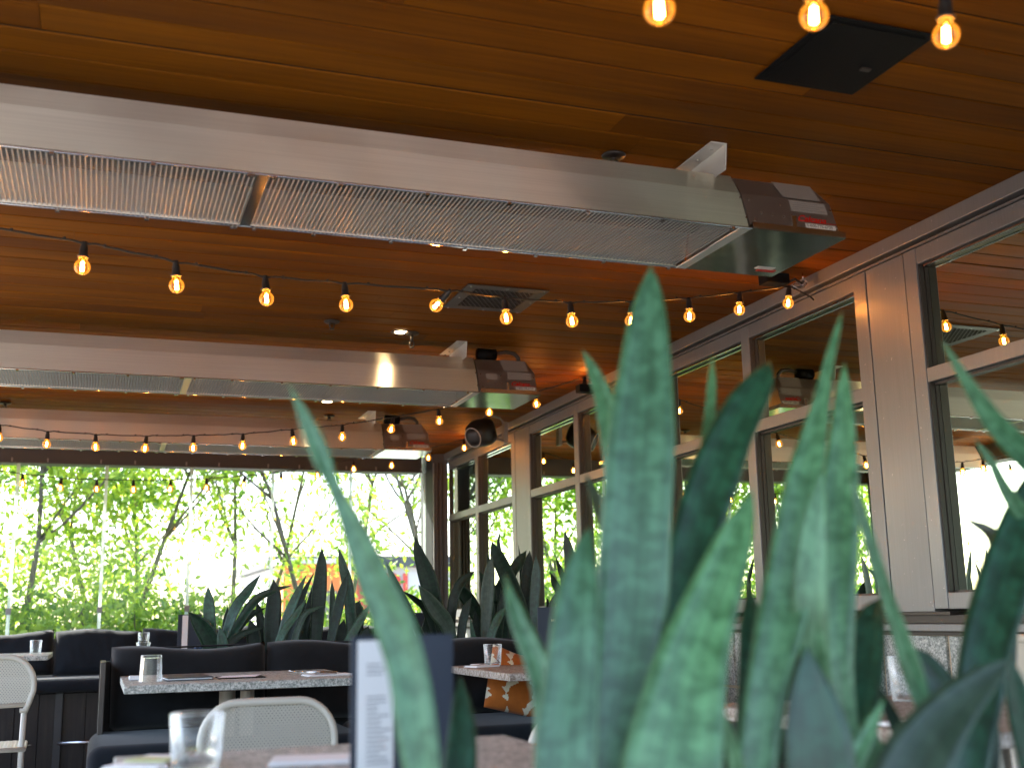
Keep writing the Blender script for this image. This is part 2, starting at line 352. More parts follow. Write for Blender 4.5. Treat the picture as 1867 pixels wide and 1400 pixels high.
# ================================================================== SETTING
W, D, LX, YB = 2.916, 9.954, -1.66, -1.6
ZC = E+1.446
g = MB(); g.box(-150, 150, -120, 260, -.5, -.1); g.build('ground', MASPH, kind='structure')
g = MB(); g.box(LX-.2, W+.2, YB, D+.25, -.1, 0); g.build('floor', MCON, kind='structure', label='pale concrete patio floor under the tables')
g = MB(); g.box(LX-.2, W+.1, YB, D+.15, ZC+.03, ZC+.3); g.build('roof', MDARK, kind='structure', label='roof deck above the cedar boards')
ceiling = empty('ceiling', (0, 0, ZC), kind='structure', label='stained cedar tongue and groove ceiling over the patio')
BW = .13; y = YB; row = 0
while y < D-.02:
    cuts = [LX-.05]; x = LX-.05+random.uniform(.9, 3.6)
    while x < W-.5:
        cuts.append(x); x += random.uniform(2.2, 4.2)
    cuts.append(W)
    dz = random.uniform(-.0012, .0012)
    for a, b in zip(cuts, cuts[1:]):
        m = MB(); c_ = .0035; y0, y1 = y+.0028, min(y+BW-.0028, D); zz = ZC+dz+random.uniform(-.0006, .0006)
        m.prism([(y0, zz+.03), (y0, zz+c_), (y0+c_, zz), (y1-c_, zz), (y1, zz+c_), (y1, zz+.03)], 'x', a+.0008, b-.0008)
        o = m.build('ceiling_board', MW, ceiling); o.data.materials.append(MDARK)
        for f_ in o.data.polygons:           # side faces in the joint coloured dark, as the shade of the seam
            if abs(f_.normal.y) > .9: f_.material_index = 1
    y += BW; row += 1

# ---- right-hand window wall
ww = empty('window_wall', (W, 3.6, 0), kind='structure', label='aluminium framed window wall along the right of the patio')
def pane(y0, y1, z0, z1, o_r=.046):
    mb = MB(); mb.add([(W+o_r, y0, z0), (W+o_r, y1, z0), (W+o_r, y1, z1), (W+o_r, y0, z1)], [(0, 1, 2, 3)])
    return mb.build('window_pane', MG, ww)
Z0, ZR0, ZR1, ZT = E+.05, E+.833, E+.888, E+1.30      # glass bottom, rail, top of opening
mb = MB(); mb.box(W-.03, W+.16, YB, D, E+1.386, ZC); mb.build('top_beam', MF, ww, bevel=.003)
mb = MB(); mb.box(W+.012, W+.16, YB, D, E+1.374, E+1.386); mb.build('shadow_gap', MBLK, ww)
mb = MB(); mb.box(W-.012, W+.0, YB, D, E+1.366, E+1.3735); mb.build('drip_edge', MF, ww)
P0 = 3.615; PER = 2.138
for k in range(-2, 4):
    yc = P0+k*PER
    if k == 3: continue
    # panel pier: central panel between two narrow frame stiles, with open grooves between them
    mb = MB(); mb.box(W, W+.15, yc-.122, yc+.112, E-.018, E+1.365); mb.build('pier_panel', MF, ww, bevel=.002)
    for a, b in ((yc-.197, yc-.127), (yc+.117, yc+.197)):
        mb = MB(); mb.box(W-.002, W+.15, a, b, E-.008, E+1.365); mb.build('stile', MF, ww, bevel=.002)
    mb = MB(); mb.box(W+.03, W+.14, yc-.127, yc-.122, E-.008, E+1.36); mb.box(W+.03, W+.14, yc+.112, yc+.117, E-.008, E+1.36); mb.build('groove', MBLK, ww)
    mb = MB(); mb.box(W+.002, W+.14, yc-.20, yc+.21, E-.03, E-.0185); mb.build('shim', MJ, ww)
    # bay beyond this pier: two windows and a mullion
    a0 = yc+.197; a1 = yc+PER-.197; am = (a0+a1)/2
    if k == 2: a1 = 9.78
    mb = MB(); mb.box(W, W+.14, am-.035, am+.035, E-.0085, E+1.365); mb.build('mullion', MF, ww, bevel=.002)
    for y0, y1 in ((a0, am-.035), (am+.035, a1)):
        y0 += .0005; y1 -= .0005
        mb = MB(); mb.box(W+.001, W+.14, y0, y1, ZT, E+1.365); mb.build('window_head', MF, ww, bevel=.002)
        mb = MB(); mb.box(W+.001, W+.14, y0, y1, ZR0, ZR1); mb.build('window_rail', MF, ww, bevel=.002)
        mb = MB(); mb.box(W+.001, W+.14, y0, y1, E-.009, Z0); mb.build('window_base', MF, ww, bevel=.002)
        for z0, z1 in ((Z0, ZR0), (ZR1, ZT)):
            pane(y0, y1, z0+.0, z1)
            mb = MB()   # dark gasket ring inside the opening
            d0, d1, t = W+.028, W+.045, .010
            mb.box(d0, d1, y0+.0005, y0+t, z0, z1); mb.box(d0, d1, y1-t, y1-.0005, z0, z1)
            mb.box(d0, d1, y0+t, y1-t, z0+.0005, z0+t*.8); mb.box(d0, d1, y0+t, y1-t, z1-t, z1-.0005)
            mb.build('gasket', MJ, ww)
            mb = MB(); mb.box(W+.006, W+.027, y1-.006, y1-.0005, z0, z1); mb.build('jamb_liner', MJ, ww)
        mb = MB(); mb.box(W+.014, W+.026, y0+.01, y1-.02, ZT-.012, ZT-.006); mb.build('window_trim', MCHROME, ww)
mb = MB(); mb.box(W+.02, W+.14, YB, D, E-.06, E-.031); mb.build('sill_recess', MJ, ww)
yy = YB
while yy < D:
    y1 = min(yy+1.22, D); mb = MB(); mb.box(W-.03, W+.15, yy+.001, y1-.001, E-.088, E-.062); mb.build('sill', MF, ww, bevel=.002); yy = y1
mb = MB(); mb.box(W-.005, W+.15, YB, D, E-.104, E-.089); mb.build('sill_underside', MJ, ww)
mb = MB(); mb.box(W+.012, W+.2, YB, D, 0, E-.104); mb.build('grout', MGROUT, ww)
zt = E-.106; hh = .262; TW = .376; TILE0 = 3.816-14*TW
for r_ in range(4):
    yy = TILE0
    while yy < D-.1:
        y1 = min(yy+TW, D-.1); mb = MB(); z1 = zt-r_*hh; z0 = max(z1-hh+.014, .002)
        mb.box(W-.002, W+.02, yy+.011, y1-.011, z0, z1); mb.build('stone_tile', MTILE, ww, bevel=.002); yy += TW
# room seen dimly behind the glass
room = empty('interior_room', (W+2, 4, 0), kind='structure', label='dim dining room behind the window wall')
mb = MB(); mb.box(W+.2, W+4.5, YB, D+.2, E+1.62, E+1.7); mb.build('interior_ceiling', MINT, room)
mb = MB(); mb.box(W+4.5, W+4.6, YB, D+.2, 0, E+1.7); mb.build('interior_back_wall', MOLV, room)
mb = MB(); mb.box(W+.16, W+4.5, YB-.1, YB, 0, E+1.7); mb.box(W+.2, W+4.5, D+.2, D+.3, 0, E+1.7); mb.build('interior_side_wall', MINT, room)
mb = MB(); mb.box(W+.2, W+4.5, YB, D+.2, -.05, 0); mb.build('interior_floor', MINT, room)

# ---- back wall of frameless glass
bw = empty('glass_wall', (1, D, 0), kind='structure', label='frameless glass wall with charcoal header at the far end')
mb = MB(); mb.box(LX-.1, W-.2, D, D+.2, E+1.288, ZC+.03); mb.build('header_beam', MBEAM, bw, bevel=.004)
mb = MB(); mb.box(LX, W-.2, D-.012, D-.001, E+1.284, E+1.30); mb.build('header_track', MBEAM, bw)
mb = MB(); mb.box(LX-.1, W-.2, D+.0, D+.2, 0, E-.12); mb.build('low_wall', MBEAM, bw)
mb = MB(); mb.prism([(W-.13, D-.10), (W+.0, D-.16), (W+.0, D+.2), (W-.16, D+.2), (W-.16, D-.002)], 'z', 0, ZC); mb.build('corner_post', MBEAM, bw, bevel=.004)
for i in range(3):
    mb = MB(); mb.box(W-.125+.035*i, W-.118+.035*i, D-.125-.016*i, D-.1-.016*i, .5, E+1.36); mb.build('post_rib', MF if i == 0 else MJ, bw)
joints = [-1.36, -.675, .005, .69, 1.378, 2.066, 2.755]
for i, jx in enumerate(joints):
    mb = MB(); mb.box(jx-.013, jx+.013, D+.02, D+.036, E-.12, E+1.284); mb.build('edge_seal', MSEAL, bw)
    mb = MB(); mb.box(jx-.02, jx+.02, D-.012, D+.014, E+.075, E+.125); mb.build('latch', MF, bw, bevel=.002)
    for q in (-.05, .22):
        mb = MB(); mb.box(jx+q-.006, jx+q+.006, D-.02, D-.0125, E+1.296, E+1.326); mb.build('track_stud', MF, bw)
    x1 = joints[i+1] if i+1 < len(joints) else None
    if x1:
        mb = MB(); mb.add([(jx+.014, D+.028, E-.12), (x1-.014, D+.028, E-.12), (x1-.014, D+.028, E+1.284), (jx+.014, D+.028, E+1.284)], [(0, 1, 2, 3)])
        mb.build('glass_panel', MGC, bw)
# ---- left side, open to the sky under a header; seen only mirrored in the windows
lw = empty('side_screen', (LX, 4, 0), kind='structure', label='open left side of the patio with a charcoal header')
mb = MB(); mb.box(LX-.2, LX, YB, D-.001, E+1.288, ZC+.03); mb.build('header_beam', MBEAM, lw)
mb = MB(); mb.box(LX-.2, LX, YB, D-.001, 0, E-.25); mb.build('low_wall', MBEAM, lw)
mb = MB(); mb.box(LX-.2, LX, D-.3, D-.001, 0, E+1.288); mb.box(LX-.15, LX-.02, 5.2, 5.32, 0, E+1.288); mb.build('post', MBEAM, lw)

# ================================================================== HEATERS
def heater(Y, label, extras):
    z0 = E+1.17
    t = empty('patio_heater', (0, Y, z0), label=label, cat='patio heater', group='long steel patio heaters under the ceiling')
    prof = [(0, 0), (.042, .128), (.09, .203), (.34, .203), (.388, .128), (.43, 0)]
    xl, xr = -1.25, 1.850
    def sheet(x0, x1, pr, nx=1, jit=0):
        m = MB(); n = len(pr)
        for i in range(nx+1):
            x = x0+(x1-x0)*i/nx; m.v += [(x, Y+a, z0+b) for a, b in pr]
        m.f += [(i*n+j, i*n+j+1, (i+1)*n+j+1, (i+1)*n+j) for i in range(nx) for j in range(n-1)]
        return m
    o = sheet(xl, xr, prof, 2).build('canopy', MS, t)
    so = o.modifiers.new('solid', 'SOLIDIFY'); so.thickness = .003; so.offset = -1
    m = MB(); m.prism(prof, 'x', xl-.004, xl-.0005); m.build('end_cap', MS, t)
    m = MB()
    for a in (-.004, .426): m.box(xl, xr+.01, Y+a, Y+a+.008, z0-.006, z0+.0)
    m.build('lip', MCHROME, t, bevel=.0015)
    m = sheet(xl+.01, xr-.01, [(.05, .105), (.10, .17), (.19, .178), (.215, .15), (.24, .178), (.33, .17), (.38, .105)]); m.build('reflector', MIN, t)
    m = MB(); m.tube([(xl+.05, Y+.15, z0+.10), (xr-.03, Y+.15, z0+.10)], .03, 14); m.tube([(xl+.05, Y+.28, z0+.10), (xr-.03, Y+.28, z0+.10)], .03, 14); m.build('burner_tube', MTUBE, t, smooth=True)
    # wire guards in two bays, split by a bright strap
    for gx0, gx1 in ((xl+.02, .338), (.376, xr-.03)):
        m = MB(); x = gx0
        while x < gx1:
            m.bar((x, Y+.004, z0+.004), (x, Y+.426, z0+.004), .0036, .0024); x += .0134
        for q in range(30):
            yq = Y+.012+q*.0140; m.bar((gx0, yq, z0+.0072), (gx1, yq, z0+.0072), .0013, .0013)
        m.build('wire_guard', MWIRE, t, kind='stuff')
    m = MB(); m.box(.342, .372, Y+.001, Y+.429, z0-.004, z0+.001); m.build('strap', MLIME if extras else MPL, t)
    m = MB()
    for x in np.arange(xl+.1, xr, .245):
        for yq in (Y+.0, Y+.43): m.box(x-.006, x+.006, yq-.006, yq+.006, z0-.013, z0-.006)
    for x in (.33, .385):
        for yq in (Y+.0, Y+.43): m.box(x-.005, x+.005, yq-.006, yq+.006, z0-.012, z0-.006)
    m.build('guard_clips', MCHROME, t, kind='stuff')
    # burner box at the right-hand end
    bp = [(.004, .012), (.046, .13), (.094, .2), (.336, .2), (.384, .13), (.426, .012)]
    n = len(bp); m = MB(); xs = [(1.858, 1.0, 0), (2.155, 1.0, 0), (2.190, 1.0, 1)]
    for x, s_, e_ in xs:
        m.v += [(x-(.035 if (e_ and b > .19) else 0), Y+a, z0+b) for a, b in bp]
    m.f += [(i*n+j, i*n+j+1, (i+1)*n+j+1, (i+1)*n+j) for i in range(2) for j in range(n-1)]
    m.f += [tuple(range(n)), tuple(2*n+k for k in range(n))]
    box = m.build('burner_box', MSB, t, bevel=.002)
    m = MB(); m.prism([(-.001, -.0), (.041, .131), (.091, .206), (.339, .206), (.389, .131), (.431, 0)], 'x', 1.8505, 1.8575); m.build('joint_band', MBLK, t)
    m = MB(); m.box(1.858, 2.206, Y-.004, Y+.434, z0-.004, z0-.001); m.build('bottom_plate', MPL, t)
    m = MB(); m.box(1.862, 2.206, Y-.005, Y-.003, z0-.0008, z0+.018); m.box(2.203, 2.206, Y-.002, Y+.434, z0-.0008, z0+.018); m.build('plate_lip', MCHROME, t)
    m = MB(); m.prism([(Y+.0, z0-.006), (Y+.43, z0-.006), (Y+.43, z0-.001), (Y, z0-.001)], 'x', 1.822, 1.857); m.build('end_strip', MS, t)
    m = MB()
    def on_side(x, h):   # point on the slanted near face of the box
        return (x, Y+.004+(h-.012)*(.042/.118), z0+h)
    for x, h in ((1.875, .105), (1.878, .03), (1.91, .06), (1.95, .057), (1.99, .054), (1.99, .1), (2.18, .10), (2.18, .025), (2.02, .062), (1.846, .11), (1.848, .035), (1.835, .17)):
        p = on_side(x, h); dy = -.004 if h < .13 else .022
        m.box(p[0]-.0028, p[0]+.0028, p[1]+dy, p[1]+dy+.004, p[2]-.0028, p[2]+.0028)
    m.build('screws', MCHROME, t, kind='stuff')
    m = MB(); p = on_side(2.02, .03); m.box(2.012, 2.03, p[1]-.006, p[1], z0+.02, z0+.058); m.box(2.008, 2.034, p[1]-.009, p[1]-.0062, z0+.0, z0+.012); m.build('catch', MCHROME, t, bevel=.002)
    tilt = math.atan2(.118, .042)
    def decal(me, name, ma, x, h, off=.0012):
        o = link(name, me, ma, t); o.matrix_parent_inverse = Matrix(); p = on_side(x, h)
        o.location = (p[0], p[1]-off-Y, p[2]-z0); o.rotation_euler = (tilt, 0, 0); return o
    def plate(w, h): m_ = MB(); m_.box(0, w, 0, h, 0, .0006); return m_.mesh()
    decal(plate(.136, .045), 'spec_label', MLAB, 2.03, .083)
    m = MB(); a = on_side(2.0, .132)
    m.add([(2.012, Y+.0455, z0+.1315), (2.155, Y+.0455, z0+.1315), (2.15, Y+.091, z0+.1995), (2.0, Y+.091, z0+.1995)], [(0, 1, 2, 3)])
    for i, v_ in enumerate(m.v): m.v[i] = (v_[0], v_[1]-.0022, v_[2]+.0016)
    m.build('upper_label', MLAB, t)
    m = MB()
    for i in range(4): m.box(.004, .125-.02*(i % 2), .008+i*.009, .0095+i*.009, .0007, .0012)
    decal(m.mesh(), 'label_print', MLABD, 2.033, .083)
    if extras: decal(plate(.062, .036), 'small_label', MLAB, 1.905, .075)
    decal(text_mesh('Calcana', .036, .5, .0005, .95), 'logo', MRED, 2.040, .046)
    m = MB(); m.box(0, .07, 0, .002, 0, .0006); decal(m.mesh(), 'logo_stroke', MRED, 2.118, .046)
    decal(plate(.114, .019), 'phone_label', MWHT, 2.066, .022)
    decal(text_mesh('1-800-778-6729', .0165, 0, 0, .92), 'phone_number', MLABD, 2.070, .027, .0022)
    if not extras:
        m = MB(); m.box(2.09, 2.16, Y+.335, Y+.36, z0-.0052, z0-.0042); m.build('warning_label', MWHT, t)
        m = MB(); m.box(2.11, 2.18, Y+.362, Y+.385, z0-.0052, z0-.0042); m.build('red_label', MRED, t)
    # ceiling bracket: gusset plate with a flange screwed to the boards
    for bx in (1.79, -.9):
        m = MB(); zt_ = E+1.4435; m.prism([(Y+.02, z0+.19), (Y+.24, z0+.19), (Y+.34, zt_), (Y+.005, zt_)], 'x', bx-.0015, bx+.0015)
        br = m.build('bracket', MZ, t)
        m = MB(); m.box(bx-.055, bx-.0016, Y+.005, Y+.34, zt_-.003, zt_); m.build('flange', MZ, br)
        m = MB()
        for q in (.05, .14, .24, .32): m.tube([(bx-.028, Y+q, zt_-.0065), (bx-.028, Y+q, zt_-.003)], .006, 8)
        m.build('screw_heads', MCHROME, br, kind='stuff')
    if extras:
        m = MB(); m.tube([(1.885, Y+.12, z0+.235), (1.99, Y+.12, z0+.235)], .033, 16); m.build('blower_motor', MBLK, t, smooth=True)
        m = MB(); m.tube([(1.995, Y+.12, z0+.243), (2.05, Y+.12, z0+.256), (2.10, Y+.12, z0+.25), (2.125, Y+.12, z0+.225), (2.125, Y+.12, z0+.195)], .012, 10); m.build('air_hose', MJ, t, smooth=True)
    return t
heater(2.905, 'nearest steel patio heater with full wire guard, under the boards at upper left', False)
heater(5.63, 'middle steel patio heater lit by a ceiling downlight behind', True)
heater(7.80, 'farthest steel patio heater just before the charcoal header', True)

# ================================================================== CEILING FIXTURES
t = empty('access_hatch', (1.80, 2.31, ZC), label='square black access hatch set in the cedar ceiling', cat='hatch')
mb = MB(); mb.box(1.632, 1.955, 2.135, 2.49, ZC-.010, ZC-.004); mb.build('frame', MBLK, t, bevel=.003)
mb = MB(); mb.box(1.652, 1.935, 2.155, 2.47, ZC-.013, ZC-.0102); mb.build('door', MBLK, t, bevel=.002)
mb = MB(); mb.box(1.87, 1.90, 2.33, 2.345, ZC-.018, ZC-.0132); mb.build('latch', MJ, t)
t = empty('ceiling_vent', (1.68, 4.83, ZC), label='dark steel ceiling vent with expanded mesh grille', cat='vent')
X0, X1, Y0, Y1 = 1.47, 1.86, 4.60, 5.0
mb = MB(); b_ = .055
mb.box(X0, X1, Y0, Y0+b_, ZC-.008, ZC-.002); mb.box(X0, X1, Y1-b_, Y1, ZC-.008, ZC-.002); mb.box(X0, X0+b_, Y0+b_, Y1-b_, ZC-.008, ZC-.002); mb.box(X1-b_, X1, Y0+b_, Y1-b_, ZC-.008, ZC-.002)
mb.build('frame', MJ, t, bevel=.0015)
mb = MB(); mb.box(X0+b_, X1-b_, Y0+b_, Y1-b_, ZC-.0022, ZC-.0012); mb.build('backing', MBLK, t)
mb = MB(); a0, a1, c0, c1 = X0+b_, X1-b_, Y0+b_, Y1-b_
for s_ in (1, -1):
    for q in np.arange(-.35, .8, .024):
        # clip the diagonal x = a0+q + s*0.6*(y-c0)
        seg_ = [];
        for k in range(41):
            yy = c0+(c1-c0)*k/40; xx = (a0+q+.62*(yy-c0)) if s_ > 0 else (a1-q-.62*(yy-c0))
            if a0 <= xx <= a1: seg_.append((xx, yy))
        if len(seg_) > 1: mb.bar((seg_[0][0], seg_[0][1], ZC-.006), (seg_[-1][0], seg_[-1][1], ZC-.006), .0032, .003)
mb.build('mesh_grille', MJ, t, kind='stuff')
mb = MB()
for xx in (X0+.02, (X0+X1)/2, X1-.02):
    for yy in (Y0+.02, (Y0+Y1)/2, Y1-.02):
        if not (xx == (X0+X1)/2 and yy == (Y0+Y1)/2): mb.tube([(xx, yy, ZC-.012), (xx, yy, ZC-.008)], .005, 8)
mb.build('screws', MCHROME, t, kind='stuff')
def sprinkler(x, y, label, drop, long=False):
    t = empty('sprinkler', (x, y, ZC), label=label, cat='sprinkler', group='fire sprinklers in the ceiling')
    m = MB(); m.lathe([(.001, -.001), (.036, -.001), (.04, -.005), (.036, -.011), (.018, -.014), (.001, -.014)], 24, (x, y, ZC)); m.build('escutcheon', MJ, t, smooth=True)
    m = MB(); m.tube([(x, y, ZC-.012), (x, y, ZC-drop)], .009, 10)
    m.tube([(x-.011, y, ZC-drop), (x-.011, y, ZC-drop-.02), (x, y, ZC-drop-.03)], .003, 6); m.tube([(x+.011, y, ZC-drop), (x+.011, y, ZC-drop-.02), (x, y, ZC-drop-.03)], .003, 6)
    m.lathe([(.001, 0), (.013, 0), (.013, -.003), (.001, -.003)], 14, (x, y, ZC-drop-.03)); m.build('head', MJ, t, smooth=True)
sprinkler(1.487, 3.10, 'fire sprinkler above the near heater, beside its ceiling bracket', .02)
sprinkler(1.017, 5.41, 'small pale fire sprinkler alone on the boards between the string lights and the middle heater', .012)
sprinkler(1.458, 5.535, 'long drop fire sprinkler just behind the middle heater, beside the lit downlight', .05)
sprinkler(1.507, 8.07, 'fire sprinkler above the far heater between two brackets', .03)
sprinkler(-.655, 8.08, 'fire sprinkler at the left end above the far heater', .03)
def downlight(x, y, label, on):
    t = empty('downlight', (x, y, ZC), label=label, cat='downlight', group='recessed ceiling downlights')
    m = MB(); m.lathe([(.034, -.004), (.05, -.006), (.055, -.002), (.052, 0)], 28, (x, y, ZC-.001)); m.build('trim_ring', MJ if on else MLAB, t, smooth=True)
    m = MB(); m.lathe([(.0005, -.004), (.034, -.0035)], 28, (x, y, ZC-.001)); m.build('lens', MDL, t)
    if on:
        l = bpy.data.lights.new('downlight_lamp', 'SPOT'); l.energy = .9; l.color = (1, .72, .4); l.spot_size = R(115); l.spot_blend = .8; l.shadow_soft_size = .03
        lo = bpy.data.objects.new('downlight_lamp', l); scene.collection.objects.link(lo); lo.location = (x, y, ZC-.012); lo.parent = t; lo.matrix_parent_inverse = pinv(t)
downlight(1.40, 5.53, 'lit recessed downlight shining on the middle heater', True)
downlight(1.39, 7.53, 'faint recessed downlight between middle and far heaters', True)

# ================================================================== STRING LIGHTS
def globe_mesh():
    m = MB(); r = .0235; pr = []
    for k in range(0, 15):
        a = -math.pi/2+math.pi*k/17; pr.append((max(.0003, r*math.cos(a)), r*math.sin(a)))
    pr += [(.0135, .026), (.0125, .031)]
    m.lathe(pr, 20); me = m.mesh('bulb'); me.shade_smooth(); return me
def socket_mesh():
    m = MB(); m.lathe([(.0145, .029), (.0165, .031), (.0165, .034), (.0125, .037), (.0115, .058), (.0085, .070), (.0085, .078), (.0005, .079)], 16)
    m.lathe([(.0005, .03), (.0145, .029)], 16); me = m.mesh('socket'); me.shade_smooth(); return me
def fil_mesh():
    m = MB()
    for k in range(4):
        a = math.pi/4+k*math.pi/2; x, y_ = .0042*math.cos(a), .0042*math.sin(a); m.tube([(x, y_, -.012), (x*.8, y_*.8, .014)], .0024, 6)
    return m.mesh('filament')
def base_mesh():
    m = MB(); m.lathe([(.0005, .018), (.004, .019), (.0055, .030)], 10); return m.mesh('stem')
GM, SM, FM, BM_ = globe_mesh(), socket_mesh(), fil_mesh(), base_mesh()
for me_, ma_ in ((GM, MGB), (SM, MRUB), (FM, MFIL), (BM_, mat('brass_stem', (.7, .45, .2), .3, .8))): me_.materials.append(ma_)
def string(label, pts, ends, dead=(), lit=True, rodr=.0036):
    """pts: bulb centres in the patio; ends: where the cable is hooked before and after them"""
    t = empty('string_lights', pts[0], label=label, cat='string lights', group='strings of globe bulbs')
    line = []
    tops = []
    for i, p in enumerate(pts):
        tl = (random.gauss(0, .09), random.gauss(0, .07))
        if i in dead: tl = (.9, .5)
        rot = Matrix.Rotation(tl[0], 4, 'X') @ Matrix.Rotation(tl[1], 4, 'Y')
        Mx = Matrix.Translation(p) @ rot
        b = bpy.data.objects.new('bulb', GM); s_ = bpy.data.objects.new('socket', SM); f_ = bpy.data.objects.new('filament', FM); st = bpy.data.objects.new('stem', BM_)
        for o in (b, s_, f_, st): scene.collection.objects.link(o)
        b.parent = t; s_.parent = t; b.matrix_parent_inverse = s_.matrix_parent_inverse = pinv(t)
        for o in (b, s_): o.matrix_basis = Mx
        f_.parent = b; st.parent = b
        tops.append(Mx @ Vector((0, 0, .072)))
    allp = [Vector(ends[0])]+tops+[Vector(ends[1])]
    for a, b in zip(allp, allp[1:]):
        L_ = (b-a).length
        for k in range(8):
            u = k/8; p = a.lerp(b, u); p.z += .010*(1-abs(2*u-1)**8) - .018*4*u*(1-u)*min(1, L_/.3)*.4
            if k: p.z += random.uniform(-.0012, .0012); p.y += random.uniform(-.0012, .0012)
            line.append(p)
    line.append(allp[-1])
    m = MB(); m.tube(line, rodr, 7); m.build('cable', MRUB, t, smooth=True)
    m = MB()
    for a, b in zip(allp[1:-1], allp[2:]):
        for u in (.22, .78):
            p = a.lerp(b, u); m.lathe([(.0005, .006), (.0048, .005), (.0048, -.004), (.0005, -.005)], 8, (p.x, p.y, p.z+.006))
    m.build('cable_ties', MRUB, t, kind='stuff')
    return t
def sline(px, YL, YR, XL, XR):
    """bulb centres where the sight line meets the vertical plane the string hangs in"""
    out = []
    for x, y_ in px:
        d = ray(x, y_); k = (YR-YL)/(XR-XL); # Y = YL + k (X-XL)
        s_ = (YL-k*XL)/(d[1]-k*d[0]); p = d*s_; out.append(Vector((p[0], p[1], p[2]+E)))
    return out
s1 = sline([(-22, 462), (150, 487), (322, 521), (486, 545), (631, 556), (795, 557), (923, 580), (1043, 586), (1150, 585), (1257, 577), (1348, 565), (1437, 553)], 3.42, 4.0, -.1, 2.75)
string('string of globe bulbs hanging across the patio between the near and middle heaters', s1, ((s1[0].x-.3, s1[0].y-.1, s1[0].z+.11), (2.87, 4.03, E+1.32)), dead=(5,))
s2 = sline([(-2, 798), (85, 810), (174, 815), (264, 818), (352, 817), (442, 813), (535, 805), (624, 797), (713, 783), (801, 768), (892, 752), (978, 737), (1065, 710)], 7.05, 6.3, -.4, 2.8)
string('string of globe bulbs crossing in front of the far heater', s2, ((s2[0].x-.3, s2[0].y, s2[0].z+.12), (2.89, 6.25, E+1.36)))
s3 = sline([(-27, 872), (41, 882), (110, 890), (176, 892), (243, 893), (310, 892), (376, 890), (444, 885), (512, 878), (579, 867), (645, 855), (714, 849), (781, 835), (846.5, 817)], 9.35, 8.75, -.6, 2.8)
string('string of globe bulbs sagging in front of the far glass wall', s3, ((s3[0].x-.3, s3[0].y, s3[0].z+.14), (2.89, 8.7, E+1.36)))
s0 = sline([(900, -55), (1202, 18), (1484, 30), (1725, 65), (1960, 60)], 1.37, 1.47, .76, 1.5)
string('near string of large looking globe bulbs at the top right edge, before the hatch', s0, ((.2, 1.35, E+1.15), (2.88, 1.6, E+1.37)))
s4 = [Vector((LX+.12, 4.2+.3*k, E+1.09+.012*((k-8)**2)*.25)) for k in range(17)]
string('string of globe bulbs along the open left side, seen mirrored in the windows', s4, ((LX+.12, 3.9, E+1.35), (LX+.12, 9.5, E+1.35)))

# black connector boxes and carabiners where the strings reach the wall
def hookup(p, label):
    t = empty('cable_box', p, label=label, cat='cable box', group='cable boxes hooked to the window wall')
    x, y_, z = p
    m = MB(); m.box(x-.17, x-.055, y_-.035, y_+.035, z-.01, z+.036); m.build('box', MBLK, t, bevel=.004)
    m = MB(); m.tube([(x-.055, y_, z+.0), (x-.02, y_-.02, z+.018), (x+.02, y_-.005, z+.006), (x+.045, y_+.01, z+.02)], .006, 8)
    m.tube([(x-.05, y_+.01, z-.008), (x-.01, y_-.015, z-.02), (x+.04, y_, z+.0)], .005, 8); m.build('lead', MRUB, t, smooth=True)
    m = MB(); pts = [(x+.0+.028*math.cos(a), y_-.018+.006*math.sin(a), z-.012+.012*math.sin(a)) for a in np.linspace(0, 6.283, 18)[:-1]]
    m.tube(pts, .0028, 6, closed=True)
    pts = [(x+.028+.02*math.cos(a), y_-.01, z+.01+.016*math.sin(a)) for a in np.linspace(0, 6.283, 16)[:-1]]
    m.tube(pts, .0025, 6, closed=True); m.tube([(x+.035, y_, z+.02), (x+.036, y_, z+.06)], .003, 6); m.build('carabiner', MCHROME, t, smooth=True)
hookup(tuple(atX(1452, 519, 2.80)), 'black cable box with shiny carabiner at the wall beside the near heater end')
hookup((2.85, 6.22, E+1.33), 'black cable box half hidden behind the tall leaf, next to a wall bracket')

